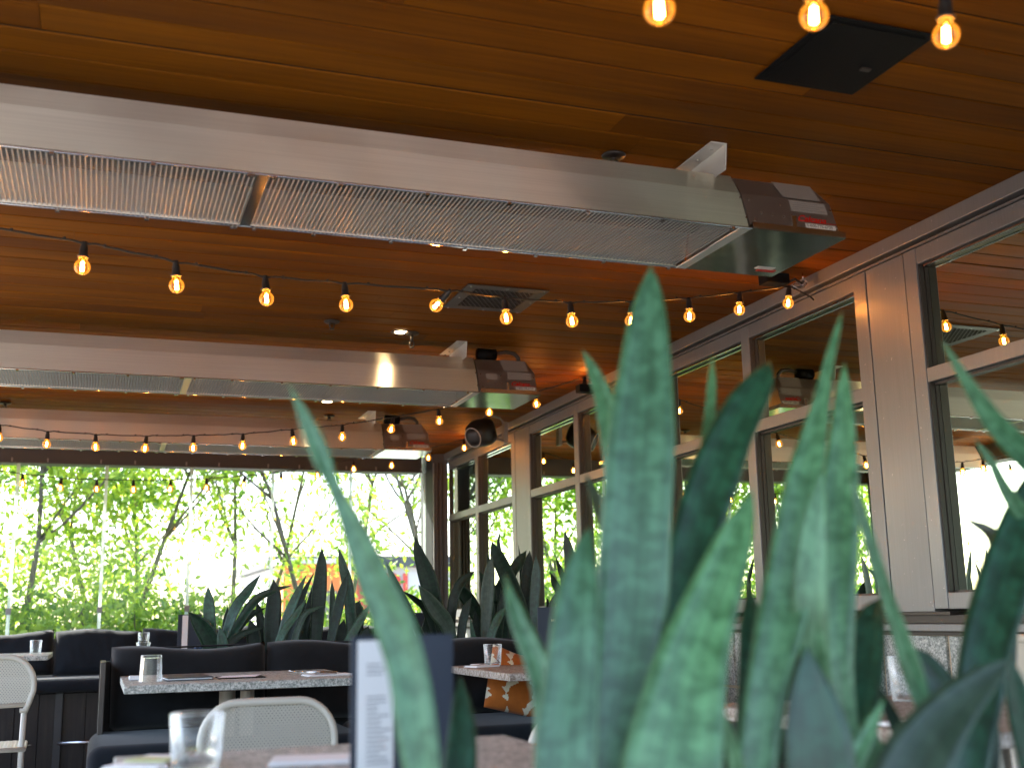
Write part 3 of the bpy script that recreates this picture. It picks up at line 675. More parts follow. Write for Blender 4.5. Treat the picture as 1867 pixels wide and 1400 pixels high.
# ================================================================== SPEAKERS
def speaker(c_, label, rz):
    t = empty('wall_speaker', c_, label=label, cat='speaker')
    bm = bmesh.new(); bmesh.ops.create_icosphere(bm, subdivisions=4, radius=1)
    for v_ in bm.verts:
        x, y_, z = v_.co
        k = (abs(x)**3.2+abs(y_)**3.2+abs(z)**3.2)**(-1/3.2); x, y_, z = x*k, y_*k, z*k
        f_ = 1-.28*max(0, -x)          # narrower toward the mouth... wide at the back
        v_.co = (x*.115, y_*.105*(1-.15*abs(x)), z*.10*f_)
    me = bpy.data.meshes.new('cabinet'); bm.to_mesh(me); bm.free()
    A = Matrix.Translation(c_) @ Matrix.Rotation(rz, 4, 'Z') @ Matrix.Rotation(R(-24), 4, 'Y')
    me.transform(A); link('cabinet', me, mat('speaker_plastic', (.018, .016, .015), .42), t, smooth=True)
    m = MB(); m.lathe([(.0005, 0), (.03, -.004), (.062, .0), (.067, .006)], 24); me = m.mesh(); me.transform(A @ Matrix.Translation((-.098, 0, 0)) @ Matrix.Rotation(R(-90), 4, 'Y')); link('grille', me, MJ, t, smooth=True)
    m = MB(); m.tube([(.072*math.cos(a), .066*math.sin(a), .006) for a in np.linspace(0, 2*math.pi, 25)[:-1]], .004, 6, closed=True); me = m.mesh(); me.transform(A @ Matrix.Translation((-.098, 0, 0)) @ Matrix.Rotation(R(-90), 4, 'Y')); link('rim', me, MLAB, t, smooth=True)
    m = MB(); m.tube([(0, 0, .085), (.05, 0, .14), (.15, 0, .12), (.20, .0, .06)], .008, 8); m.tube([(.09, 0, -.03), (.19, 0, -.05)], .007, 8); m.box(.175, .20, -.03, .03, -.07, .09)
    me = m.mesh(); me.transform(Matrix.Translation(c_)); link('bracket', me, MF, t)
    m = MB(); m.lathe([(.0005, .005), (.014, .004), (.014, -.004), (.0005, -.005)], 14); me = m.mesh(); me.transform(A @ Matrix.Translation((.01, -.1, -.01)) @ Matrix.Rotation(R(90), 4, 'X')); link('knob', me, MRUB, t)
speaker((2.56, 7.75, E+1.30), 'black wall speaker tilted down in the corner beyond the middle heater', R(35))

# ================================================================== TABLES
def table(x0, x1, y0, y1, z, label, gm=MGR, col=True):
    t = empty('granite_table', ((x0+x1)/2, (y0+y1)/2, 0), label=label, cat='table', group='granite topped tables')
    m = MB(); m.box(x0, x1, y0, y1, z-.028, z); m.build('tabletop', gm, t, bevel=.003)
    xc, yc = (x0+x1)/2, (y0+y1)/2
    m = MB(); m.box(xc-.24, xc+.2, yc-.26, yc+.26, z-.038, z-.0285); m.build('support_plate', MJ, t, bevel=.003)
    for dx in (-.03, .045):
        m = MB(); m.tube([(xc+dx, yc, .02), (xc+dx, yc, z-.038)], .03 if dx < 0 else .026, 20); m.build('column', MS, t, smooth=True)
    m = MB(); m.box(xc-.28, xc+.28, yc-.28, yc+.28, 0, .018); m.build('base', MJ, t, bevel=.003)
    return t
zt1 = E-.213
table(.035, .705, 1.27, 2.02, zt1, 'granite table at the front edge with a tumbler and a standing menu')
table(.094, .925, 4.20, 4.98, zt1, 'granite table set with an upturned tumbler, before the long banquette')
table(1.44, 2.26, 4.06, 4.86, zt1, 'granite table beside the rust patterned pillow', MGRW)
table(-1.02, -.275, 7.55, 8.35, E-.188, 'granite table at the left edge in front of the back banquette')
table(.21, .98, 7.6, 8.35, E-.182, 'granite table half hidden behind the banquette cushions, with two stacked glasses')
table(1.34, 2.2, 1.62, 2.42, zt1, 'granite table behind the right hand leaves', MGRW)

def tumbler(x, y, z, rt, rb, h, label, flip=False, facets=0):
    pr = [(.0005, .0), (rb, .0), (rb+.001, .002), (rt, h), (rt-.002, h+.001), (rt-.0035, h-.001), (rb-.002, .010), (.0005, .009)]
    if flip: pr = [(r_, h-zz) for r_, zz in pr]
    m = MB(); m.lathe(pr, 28 if not facets else 13); o = m.build('tumbler', MGT, smooth=not facets, label=label, cat='glass', group='water tumblers'); o.location = (x, y, z+.0005)
    return o
tumbler(.146, 1.80, zt1, .0395, .034, .078, 'clear tumbler standing on the front table before the mesh chair')
tumbler(.189, 4.44, zt1, .042, .036, .093, 'upturned tumbler on the granite table before the long banquette', True, 1)
tumbler(-.365, 7.95, E-.188, .036, .031, .085, 'small tumbler on the far left table before the back cushions')
tumbler(.283, 7.9, E-.182, .045, .038, .05, 'lower of two glasses piled on the half hidden table')
tumbler(.283, 7.9, E-.132, .036, .033, .062, 'upper of two glasses piled on the half hidden table')
tumbler(1.60, 4.72, zt1, .040, .034, .09, 'tumbler on the granite table left of the navy menu')
tumbler(1.78, 2.25, zt1, .040, .034, .10, 'tumbler behind the right hand leaves before the stone wall')

def napkin(c_, w, d, rz, label, z):
    t = empty('napkin', (c_[0], c_[1], z), rz, label=label, cat='napkin', group='white paper napkins')
    m = MB(); m.box(-w/2, w/2, -d/2, d/2, .0005, .0035); m.box(-w/2+.004, w/2+.004, -d/2+.003, d/2-.002, .004, .006)
    o = m.build('napkin_sheet', MPAPER, t, world=False); o.matrix_parent_inverse = Matrix(); return t
def fork(c_, rz, z, label, tilt=0, sz=1.0):
    m = MB(); m.tube([(0, 0, .004), (.06, 0, .006), (.11, 0, .005)], [.004, .0028, .003], 8)
    m.box(.108, .128, -.011, .011, .0035, .006)
    for k in range(4): m.tube([(.128, -.0095+k*.0063, .0047), (.16, -.0095+k*.0063, .009), (.175, -.0095+k*.0063, .012)], .0018, 6)
    me = m.mesh(); me.transform(Matrix.Scale(sz, 4)); o = link('fork', me, MCHROME, smooth=True, label=label, cat='fork', group='forks laid on napkins'); o.location = (c_[0], c_[1], z); o.rotation_euler = (0, -tilt, rz); return o
def knife(c_, rz, z, label):
    m = MB(); m.tube([(0, 0, .005), (.08, 0, .005)], .005, 8); m.box(.08, .19, -.007, .007, .0045, .006)
    o = m.build('knife', MCHROME, smooth=False, label=label, cat='knife', group='knives laid on napkins'); o.location = (c_[0], c_[1], z); o.rotation_euler = (0, 0, rz)
napkin((.83, 4.42), .17, .10, R(8), 'napkin under the fork at the right end of the granite table', zt1)
fork((.86, 4.41), R(158), zt1+.008, 'fork with tines raised on the napkin at the table right end')
knife((.86, 4.38), R(172), zt1+.006, 'knife beside the fork with raised tines')
napkin((1.53, 4.66), .12, .09, R(20), 'napkin beside the tumbler on the granite table by the rust pillow', zt1)
fork((1.48, 4.66), R(2), zt1+.008, 'fork leaning beside the tumbler on the granite table by the rust pillow', 0, .75)
napkin((.088, 1.88), .15, .09, R(62), 'napkin with cutlery left of the front tumbler', zt1)
fork((.10, 1.72), R(75), zt1+.008, 'blurred fork on the napkin left of the front tumbler')
napkin((.315, 1.80), .12, .09, R(-12), 'blurred napkin right of the front tumbler by the menu', zt1)
mb = MB(); mb.box(-.022, .022, -.035, .035, 0, .0025); o = mb.build('printed_card', MLIME, label='pale lime printed card on the napkin left of the front tumbler', cat='card'); o.location = (.088, 1.87, zt1+.0075); o.rotation_euler = (0, 0, R(55))
napkin((1.42, 1.80), .10, .08, R(10), 'folded white napkin on the granite table behind the leaves', zt1)
def closed_menu(x0, x1, y0, y1, z, label, top=None, rz=0):
    t = empty('menu_folder', ((x0+x1)/2, (y0+y1)/2, z), rz, label=label, cat='menu')
    w, d = (x1-x0)/2, (y1-y0)/2
    for nm, ma, a, b, e_ in (('cover', MNAVY, .001, .004, 0), ('page', MPAPER, .0042, .0085, .004), ('cover', MNAVY if not top else top, .0088, .012, 0)):
        m = MB(); m.box(-w+e_, w-e_, -d+e_, d-e_, a, b); o = m.build(nm, ma, t, world=False); o.matrix_parent_inverse = Matrix()
    return t
closed_menu(.235, .40, 4.40, 4.66, zt1, 'navy menu folder lying flat beside the upturned tumbler', None, R(4))
t = empty('order_card', (.515, 4.5, zt1), label='white card lying on a dark clip in the middle of the granite table', cat='card')
mb = MB(); mb.box(.43, .60, 4.42, 4.56, zt1+.0005, zt1+.004); mb.build('backing', MBLK, t)
mb = MB(); mb.add([(.425, 4.44, zt1+.0045), (.56, 4.41, zt1+.006), (.60, 4.54, zt1+.0075), (.46, 4.58, zt1+.0045)], [(0, 1, 2, 3)]); mb.build('card', MPAPER, t)
mb = MB(); mb.box(.118, .165, 4.56, 4.61, zt1+.001, zt1+.016); mb.build('sugar_packet', MPAPER, bevel=.003, label='small white packet behind the upturned tumbler', cat='packet')

def book_menu(hinge, z, wl, wr, h, al, ar, label, text=True, paper_side='l', wordmark=None):
    """standing folder: left and right boards joined at a hinge; al, ar are their plan angles"""
    t = empty('standing_menu', (hinge[0], hinge[1], z), label=label, cat='menu', group='navy menus standing on tables')
    hx, hy = hinge
    for side, w_, an in (('l', wl, al), ('r', wr, ar)):
        if w_ <= 0: continue
        dx, dy = math.cos(an), math.sin(an); nx, ny = (dy, -dx)
        if ny > 0: nx, ny = -nx, -ny
        m = MB(); a = Vector((hx, hy, z+.0005)); b = a+Vector((dx, dy, 0))*w_; n_ = Vector((nx, ny, 0))*.0025; up = Vector((0, 0, h))
        m.add([a, b, b-n_, a-n_, a+up, b+up, b-n_+up, a-n_+up], [(0, 1, 2, 3), (4, 5, 6, 7), (0, 1, 5, 4), (1, 2, 6, 5), (2, 3, 7, 6), (3, 0, 4, 7)])
        m.build('cover', MNAVY, t, bevel=.0008)
        if paper_side == side:
            i0, i1 = (a.lerp(b, .03), a.lerp(b, .88)) if side == 'l' else (a.lerp(b, .18), a.lerp(b, .42)); i0 += n_*.5-n_*.0; i1 += n_*.5; zz0, zz1 = Vector((0, 0, .006)), Vector((0, 0, h-.006))
            m = MB(); m.add([i0+n_*.7+zz0, i1+n_*.7+zz0, i1+n_*.7+zz1, i0+n_*.7+zz1], [(0, 1, 2, 3)]); pg = m.build('page', MPAPER, t)
            if text:
                m = MB(); rg = random.Random(3)
                for k in range(22):
                    zc_ = h*(.80-.031*k)
                    if k in (3, 4, 5, 6) or zc_ < .01: continue
                    s0_, s1_ = .25, rg.uniform(.55, .95); q0, q1 = i0.lerp(i1, 1-s0_)+n_*.95, i0.lerp(i1, 1-s1_)+n_*.95
                    m.add([q0+Vector((0, 0, zc_)), q1+Vector((0, 0, zc_)), q1+Vector((0, 0, zc_+.0017)), q0+Vector((0, 0, zc_+.0017))], [(0, 1, 2, 3)])
                m.build('print', MINK, pg, kind='stuff')
    if wordmark:
        me = text_mesh(wordmark, .017, 0, .0003, 1.15); o = link('print', me, MGOLD, t); an = ar
        o.matrix_parent_inverse = Matrix(); o.location = (math.cos(an)*.055+.0*1, math.sin(an)*.055-.0035, h*.76); o.rotation_euler = (R(90), 0, an)
    return t
mh = atY(718, 1158, 1.5)
book_menu((mh.x, 1.5), zt1, .060, .080, mh.z-zt1, R(180+10), R(-6), 'open navy menu with white page standing on the front table', True, 'l')
mh = atY(980, 1107, 4.35)
book_menu((mh.x, 4.35), zt1, 0, .165, mh.z-zt1, 0, R(-4), 'navy menu with pale lettering standing on the granite table by the rust pillow', False, '', 'MENU')
mh = atY(325, 1120, 7.75)
book_menu((mh.x, 7.75), E-.182, 0, .15, mh.z-E+.182, 0, R(3), 'small dark menu standing behind the banquette at the planter left end', False, 'r')
t_ = bpy.data.objects.new('x', None)
mh = atY(738, 1117, 6.6)
book_menu((mh.x, 6.6), E-.20, 0, .15, mh.z-E+.20, 0, R(0), 'slate menu standing far behind the big curved leaf, among the dark plants', False, 'r')
table(mh.x-.1, mh.x+.55, 6.3, 6.95, E-.2005, 'granite table behind the planter carrying the slate menu', MGR)
mb = MB()
for k in range(9): mb.lathe([(.0005, .0), (.014, .004), (.017, .012), (.012, .022), (.0005, .025)], 10, (.60+.026*k, 7.68, E-.181))
mb.build('bead_strand', mat('blue_beads', (.02, .05, .12), .25), smooth=True, label='strand of dark blue beads below the small dark menu', cat='beads')

# ================================================================== CHAIRS
def lattice(m, x0, x1, z0, z1, r, step, y=0, w=.0052, plane='xz', rb=None):
    """diagonal strip mesh clipped to a rectangle with rounded top corners"""
    def inside(x, z):
        if x < x0 or x > x1 or z < z0 or z > z1: return False
        for cx_, s_ in ((x0+r, -1), (x1-r, 1)):
            if (x-cx_)*s_ > 0 and z > z1-r and (x-cx_)**2+(z-(z1-r))**2 > r*r: return False
        return True
    for s_ in (1, -1):
        c_ = -2.0
        while c_ < 2:
            seg_ = [];
            for k in range(121):
                x = x0+(x1-x0)*k/120; z = c_+s_*1.2*x+(z0+z1)/2
                if inside(x, z): seg_.append((x, z))
            if len(seg_) > 1:
                a, b = seg_[0], seg_[-1]
                if plane == 'xz': m.bar((a[0], y, a[1]), (b[0], y, b[1]), .0014, w, up=(0, 1, 0)) if False else m.bar((a[0], y, a[1]), (b[0], y, b[1]), w, .0014, up=(0, 1, 0))
                else: m.bar((a[0], a[1], y), (b[0], b[1], y), w, .0014)
            c_ += step
def make_chair(name, label, w=.40, top=1.0, hb=.17, seat=.66, lat=.0125):
    t = empty(name, (0, 0, 0), label=label, cat='chair', group='cream mesh counter chairs')
    r = .10; hw = w/2; tr = .0105; zb = top-hb
    pts = [(-hw+.028, 0, zb-.03), (-hw+.012, 0, zb+.01), (-hw, 0, zb+.05)]
    for k in range(9): a = math.pi-k*math.pi/16; pts.append((-hw+r+r*math.cos(a), 0, top-r+r*math.sin(a)))
    pts += [(-p[0], 0, p[2]) for p in reversed(pts)]
    pts = [(p[0], p[1]+.012*math.cos(p[0]/hw*1.3)-.0, p[2]) for p in pts]
    m = MB(); m.tube(pts, tr, 12); m.build('back_frame', MCH, t, smooth=True)
    m = MB(); m.tube([(-hw+.025, .008, zb), (0, .012, zb-.004), (hw-.025, .008, zb)], .008, 10); m.build('back_crossbar', MCH, t, smooth=True)
    m = MB(); lattice(m, -hw+.006, hw-.006, zb, top-.004, r-.006, lat, .012, .0056); m.build('back_mesh', MCH, t, kind='stuff')
    for s_ in (-1, 1):
        m = MB(); m.tube([(s_*(hw-.028), .012, zb-.03), (s_*(hw-.03), .01, seat), (s_*(hw-.02), -.03, 0)], tr, 12); m.build('leg', MCH, t, smooth=True)
        m = MB(); m.tube([(s_*(hw-.035), .38, seat-.01), (s_*(hw-.02), .42, 0)], tr, 12); m.build('leg', MCH, t, smooth=True)
        m = MB(); m.tube([(s_*(hw-.03)-s_*.014, .0, zb-.02), (s_*(hw-.03)+s_*.004, 0, zb-.02)], .008, 10); m.build('bolt', MCH, t)
    m = MB(); m.tube([(-hw+.02, .0, seat), (hw-.02, 0, seat), (hw-.02, .39, seat-.01), (-hw+.02, .39, seat-.01)], .009, 10, closed=True); m.build('seat_frame', MCH, t, smooth=True)
    m = MB(); lattice(m, -hw+.02, hw-.02, .0, .39, .02, .03, seat, .009, 'xy'); m.build('seat_mesh', MCH, t, kind='stuff')
    for zz, yy in ((.30, -.0), (.30, .41)):
        m = MB(); m.tube([(-hw+.02, yy, zz), (hw-.02, yy, zz)], .008, 10); m.build('stretcher', MCH, t, smooth=True)
    return t
ch = make_chair('mesh_chair', 'cream mesh chair with rounded back tucked under the table with the upturned tumbler', .372, .985)
ch.location = (.435, 3.12, 0); ch.rotation_euler = (0, 0, R(-2)); ch.scale = (.93, 1, 1.003)
c2 = copy_tree(ch); c2['label'] = 'tall cream mesh chair at the left edge before the back banquette'; c2.location = (-.425, 5.0, 0); c2.rotation_euler = (0, 0, R(2)); c2.scale = (1.06, 1, 1.09)
c3 = copy_tree(ch); c3['label'] = 'cream chair behind the leaves left of the tall plant, by the rust patterned pillow'; c3.location = (atY(962, 1330, 2.62).x+.17, 2.62, 0); c3.rotation_euler = (0, 0, R(15)); c3.scale = (1, 1, .985)
c4 = copy_tree(ch); c4['label'] = 'cream chair at the far right edge before the stone wall'; c4.location = (2.29, 2.36, 0); c4.rotation_euler = (0, 0, R(75)); c4.scale = (1, 1, 1.13)

# ================================================================== BANQUETTES
def rounded_seat(x0, x1, y0, y1, z0, z1, r=.05):
    m = MB(); m.box(x0, x1, y0, y1, z0, z1); return m
zs = E-.43
t = empty('long_banquette', (1.3, 4.9, 0), label='charcoal banquette behind the granite tables with a planter at its back', cat='banquette')
for a, b in ((-.015, 1.0), (1.003, 1.99), (1.993, 2.6)):
    m = rounded_seat(a, b, 4.42, 5.06, zs-.125, zs); o = m.build('seat_cushion', MSEAT, t, bevel=.05, smooth=True); o.modifiers['bevel'].segments = 6
m = MB(); m.box(.03, 2.58, 4.5, 5.16, .0, zs-.127); m.build('base', MWD, t)
m = MB(); m.box(.015, 2.6, 5.165, 5.20, .0, E-.16); m.build('backboard', MWD, t)
m = MB(); m.box(.018, .038, 4.9, 5.163, zs-.02, E-.155); m.build('end_panel', MJ, t, bevel=.002)
for i in range(4):
    x0 = .06+.632*i; wd = .628; me = pillow_mesh(wd, .325, .17, 32, 18, .005, 6, seed=i)
    dz = (.0, .004, -.003, .002)[i]
    me.transform(Matrix.Translation((x0+wd/2, 5.075, zs+.162+dz)) @ Matrix.Rotation(R(-7), 4, 'X') @ Matrix.Rotation(R((-.8, .5, 0, .3)[i]), 4, 'Y'))
    cu = link('back_cushion', me, MCU, t, smooth=True)
    me = piping(wd, .325).mesh(); me.transform(Matrix.Translation((x0+wd/2, 5.075, zs+.162+dz)) @ Matrix.Rotation(R(-7), 4, 'X') @ Matrix.Rotation(R((-.8, .5, 0, .3)[i]), 4, 'Y'))
    link('piping', me, MCU, cu, smooth=True)
t = empty('side_banquette', (2.6, 4.2, 0), label='charcoal banquette cushions against the stone wall behind the leaves', cat='banquette')
m = MB(); m.box(2.28, 2.9, 3.75, 4.41, zs-.125, zs); m.build('seat_cushion', MSEAT, t, bevel=.04, smooth=True)
m = MB(); m.box(2.33, 2.9, 3.8, 4.41, 0, zs-.127); m.build('base', MWD, t)
me = pillow_mesh(.62, .33, .15, seed=9); me.transform(Matrix.Translation((2.80, 4.12, zs+.165)) @ Matrix.Rotation(R(90), 4, 'Z') @ Matrix.Rotation(R(6), 4, 'X')); link('back_cushion', me, MCU, t, smooth=True)

t = empty('back_banquette', (-.2, 9.4, 0), label='blue black banquette along the far glass wall', cat='banquette')
zb = E-.395
m = MB(); m.box(LX+.02, 2.3, 8.92, 9.93, zb-.09, zb); o = m.build('seat_cushion', MSEAT, t, bevel=.03, smooth=True)
for i in range(6):
    wd = .64; x0 = -1.59+wd*i; me = pillow_mesh(wd-.004, .33+(.02 if i % 2 == 0 else 0), .2, 30, 16, .006, 6, seed=20+i)
    me.transform(Matrix.Translation((x0+wd/2, 9.62, zb+.165)) @ Matrix.Rotation(R(-9), 4, 'X') @ Matrix.Rotation(R((.5, -1.6, .3, 1.2, -.5, 0)[i]), 4, 'Y')); link('back_cushion', me, MSEAT, t, smooth=True)
m = MB(); m.box(LX+.02, 2.3, 9.06, 9.9, 0, zb-.092); m.build('base', MBLK, t)
x = LX+.03
while x < 2.2:
    m = MB(); m.box(x, x+.154, 9.03, 9.058, .02, zb-.10); m.build('base_plank', MWD, t, bevel=.002); x += .158
for x in np.arange(-1.60, 2.2, .66):
    m = MB(); m.box(x+.02, x+.07, 9.0, 9.0295, 0, zb-.094); m.build('base_post', MBEAM, t, bevel=.002)
for a, b in ((-1.6, -.40), (-.23, .35), (.5, 1.9)):
    m = MB(); m.tube([(a, 8.93, E-.83), (b, 8.93, E-.83)], .011, 12); m.build('foot_rail', MCHROME, t, smooth=True)

# rust pillow with a cream zigzag print
pw, phh = .29, .27; me = pillow_mesh(pw, phh, .11, 72, 66, .003, 3, seed=5)
me.materials.append(MRUST); me.materials.append(MCREAM)
shape = [(0, 1), (.16, .82), (.08, .80), (.22, .62), (-.02, .42), (-.02, .30), (.0, .05), (-.1, .12), (-.03, .22), (-.22, .36), (-.1, .42), (-.14, .50), (.0, .66), (-.04, .74)]
shape = [(.00, 1.), (.17, .84), (.10, .80), (.26, .64), (-.03, .45), (-.05, .32), (-.12, .22), (-.04, .20), (-.02, .0), (-.26, .12), (-.13, .19), (-.17, .26), (-.32, .40), (-.16, .45), (-.20, .55), (-.02, .70), (-.05, .82)]
def inpoly(x, y_, P_):
    c_ = False; j = len(P_)-1
    for i in range(len(P_)):
        if (P_[i][1] > y_) != (P_[j][1] > y_) and x < (P_[j][0]-P_[i][0])*(y_-P_[i][1])/(P_[j][1]-P_[i][1])+P_[i][0]: c_ = not c_
        j = i
    return c_
for f_ in me.polygons:
    c_ = f_.center; hit = False
    for i in range(-1, 4):
        for j in range(-1, 4):
            ox, oz = -.155+i*.105, -.17+j*.15+(.07 if i % 2 else 0)
            if inpoly((c_.x-ox)/.125, (c_.z-oz)/.132, shape): hit = True
    if hit or max(abs(c_.x)/(pw/2), abs(c_.z)/(phh/2)) > .988: f_.material_index = 1
me.transform(Matrix.Translation((1.745, 4.78, zs+.137)) @ Matrix.Rotation(R(-4), 4, 'Z') @ Matrix.Rotation(R(-18), 4, 'X') @ Matrix.Rotation(R(14), 4, 'Y'))
link('throw_pillow', me, None, smooth=True, label='rust throw pillow with cream zigzag print on the banquette', cat='pillow')

# ================================================================== PLANTS
planter = empty('planter', (1.5, 5.5, 0), label='long dark wooden planter box behind the banquette', cat='planter')
for nm, bx in (('side_board', (.36, 2.75, 5.21, 5.24, 0, E-.17)), ('side_board', (.36, 2.75, 5.84, 5.87, 0, E-.17)), ('end_board', (.36, .39, 5.2405, 5.8395, 0, E-.17)), ('end_board', (2.72, 2.75, 5.2405, 5.8395, 0, E-.17))):
    m = MB(); m.box(*bx); m.build(nm, MWD, planter)
m = MB(); m.box(.391, 2.719, 5.241, 5.839, E-.4, E-.2); m.build('soil', MSOIL, planter)

def catmull(P_, n):
    P_ = [np.array(p, float) for p in P_]; P_ = [2*P_[0]-P_[1]]+P_+[2*P_[-1]-P_[-2]]; out = []
    segs = len(P_)-3
    for s_ in range(n+1):
        u = s_/n*segs; i = min(int(u), segs-1); t_ = u-i; a, b, c_, d_ = P_[i:i+4]
        out.append(.5*((2*b)+(-a+c_)*t_+(2*a-5*b+4*c_-d_)*t_**2+(-a+3*b-3*c_+d_)*t_**3))
    return out
def leaf(parent, pts, Y, ma, twist=0.0, cup=.18, yb=None):
    """pts: (x, y, half width) from tip to base as sighted in the plane Y (yb: its depth at the base)"""
    yb = Y if yb is None else yb; n0 = len(pts); P_ = []
    for i, (x, y_, hw) in enumerate(pts):
        Yi = Y+(yb-Y)*i/(n0-1); p = atY(x, y_, Yi); P_.append((p.x, p.y, p.z, hw*depth(p)/FPX))
    S = catmull(P_, 22); na = 6; vs = []; uvs = []; L_ = 0; prev = None
    for i, q in enumerate(S):
        p = Vector(q[:3]); tn = Vector(S[min(i+1, 22)][:3])-Vector(S[max(i-1, 0)][:3]); tn.normalize()
        vd = (p-Vector((0, 0, E))).normalized(); ac = tn.cross(vd).normalized(); nr = ac.cross(tn).normalized()
        if nr.dot(vd) > 0: nr = -nr
        tw = twist*(.4+.6*i/22); ax = ac*math.cos(tw)+nr*math.sin(tw); no = nr*math.cos(tw)-ac*math.sin(tw)
        if prev is not None: L_ += (p-prev).length
        prev = p; hw = max(q[3], .0004)/max(.5, math.cos(tw))
        for k in range(na+1):
            u = -1+2*k/na; wob = 1+.025*math.sin(L_*38+k)
            vs.append(p+ax*hw*u*wob+no*(cup*hw*u*u)); uvs.append((k/na, L_))
    m = MB(); m.v = [tuple(q) for q in vs]; m.f = [(i*(na+1)+k, i*(na+1)+k+1, (i+1)*(na+1)+k+1, (i+1)*(na+1)+k) for i in range(22) for k in range(na)]
    me = m.mesh('leaf', fix=False); ul = me.uv_layers.new(name='UVMap')
    for lp in me.loops: ul.data[lp.index].uv = uvs[lp.vertex_index]
    o = link('leaf', me, ma, parent, smooth=True)
    so = o.modifiers.new('solid', 'SOLIDIFY'); so.thickness = .0022; so.offset = 0
    return o
def plant(name, pts, label, group):
    return empty(name, pts, label=label, cat='snake plant', group=group)

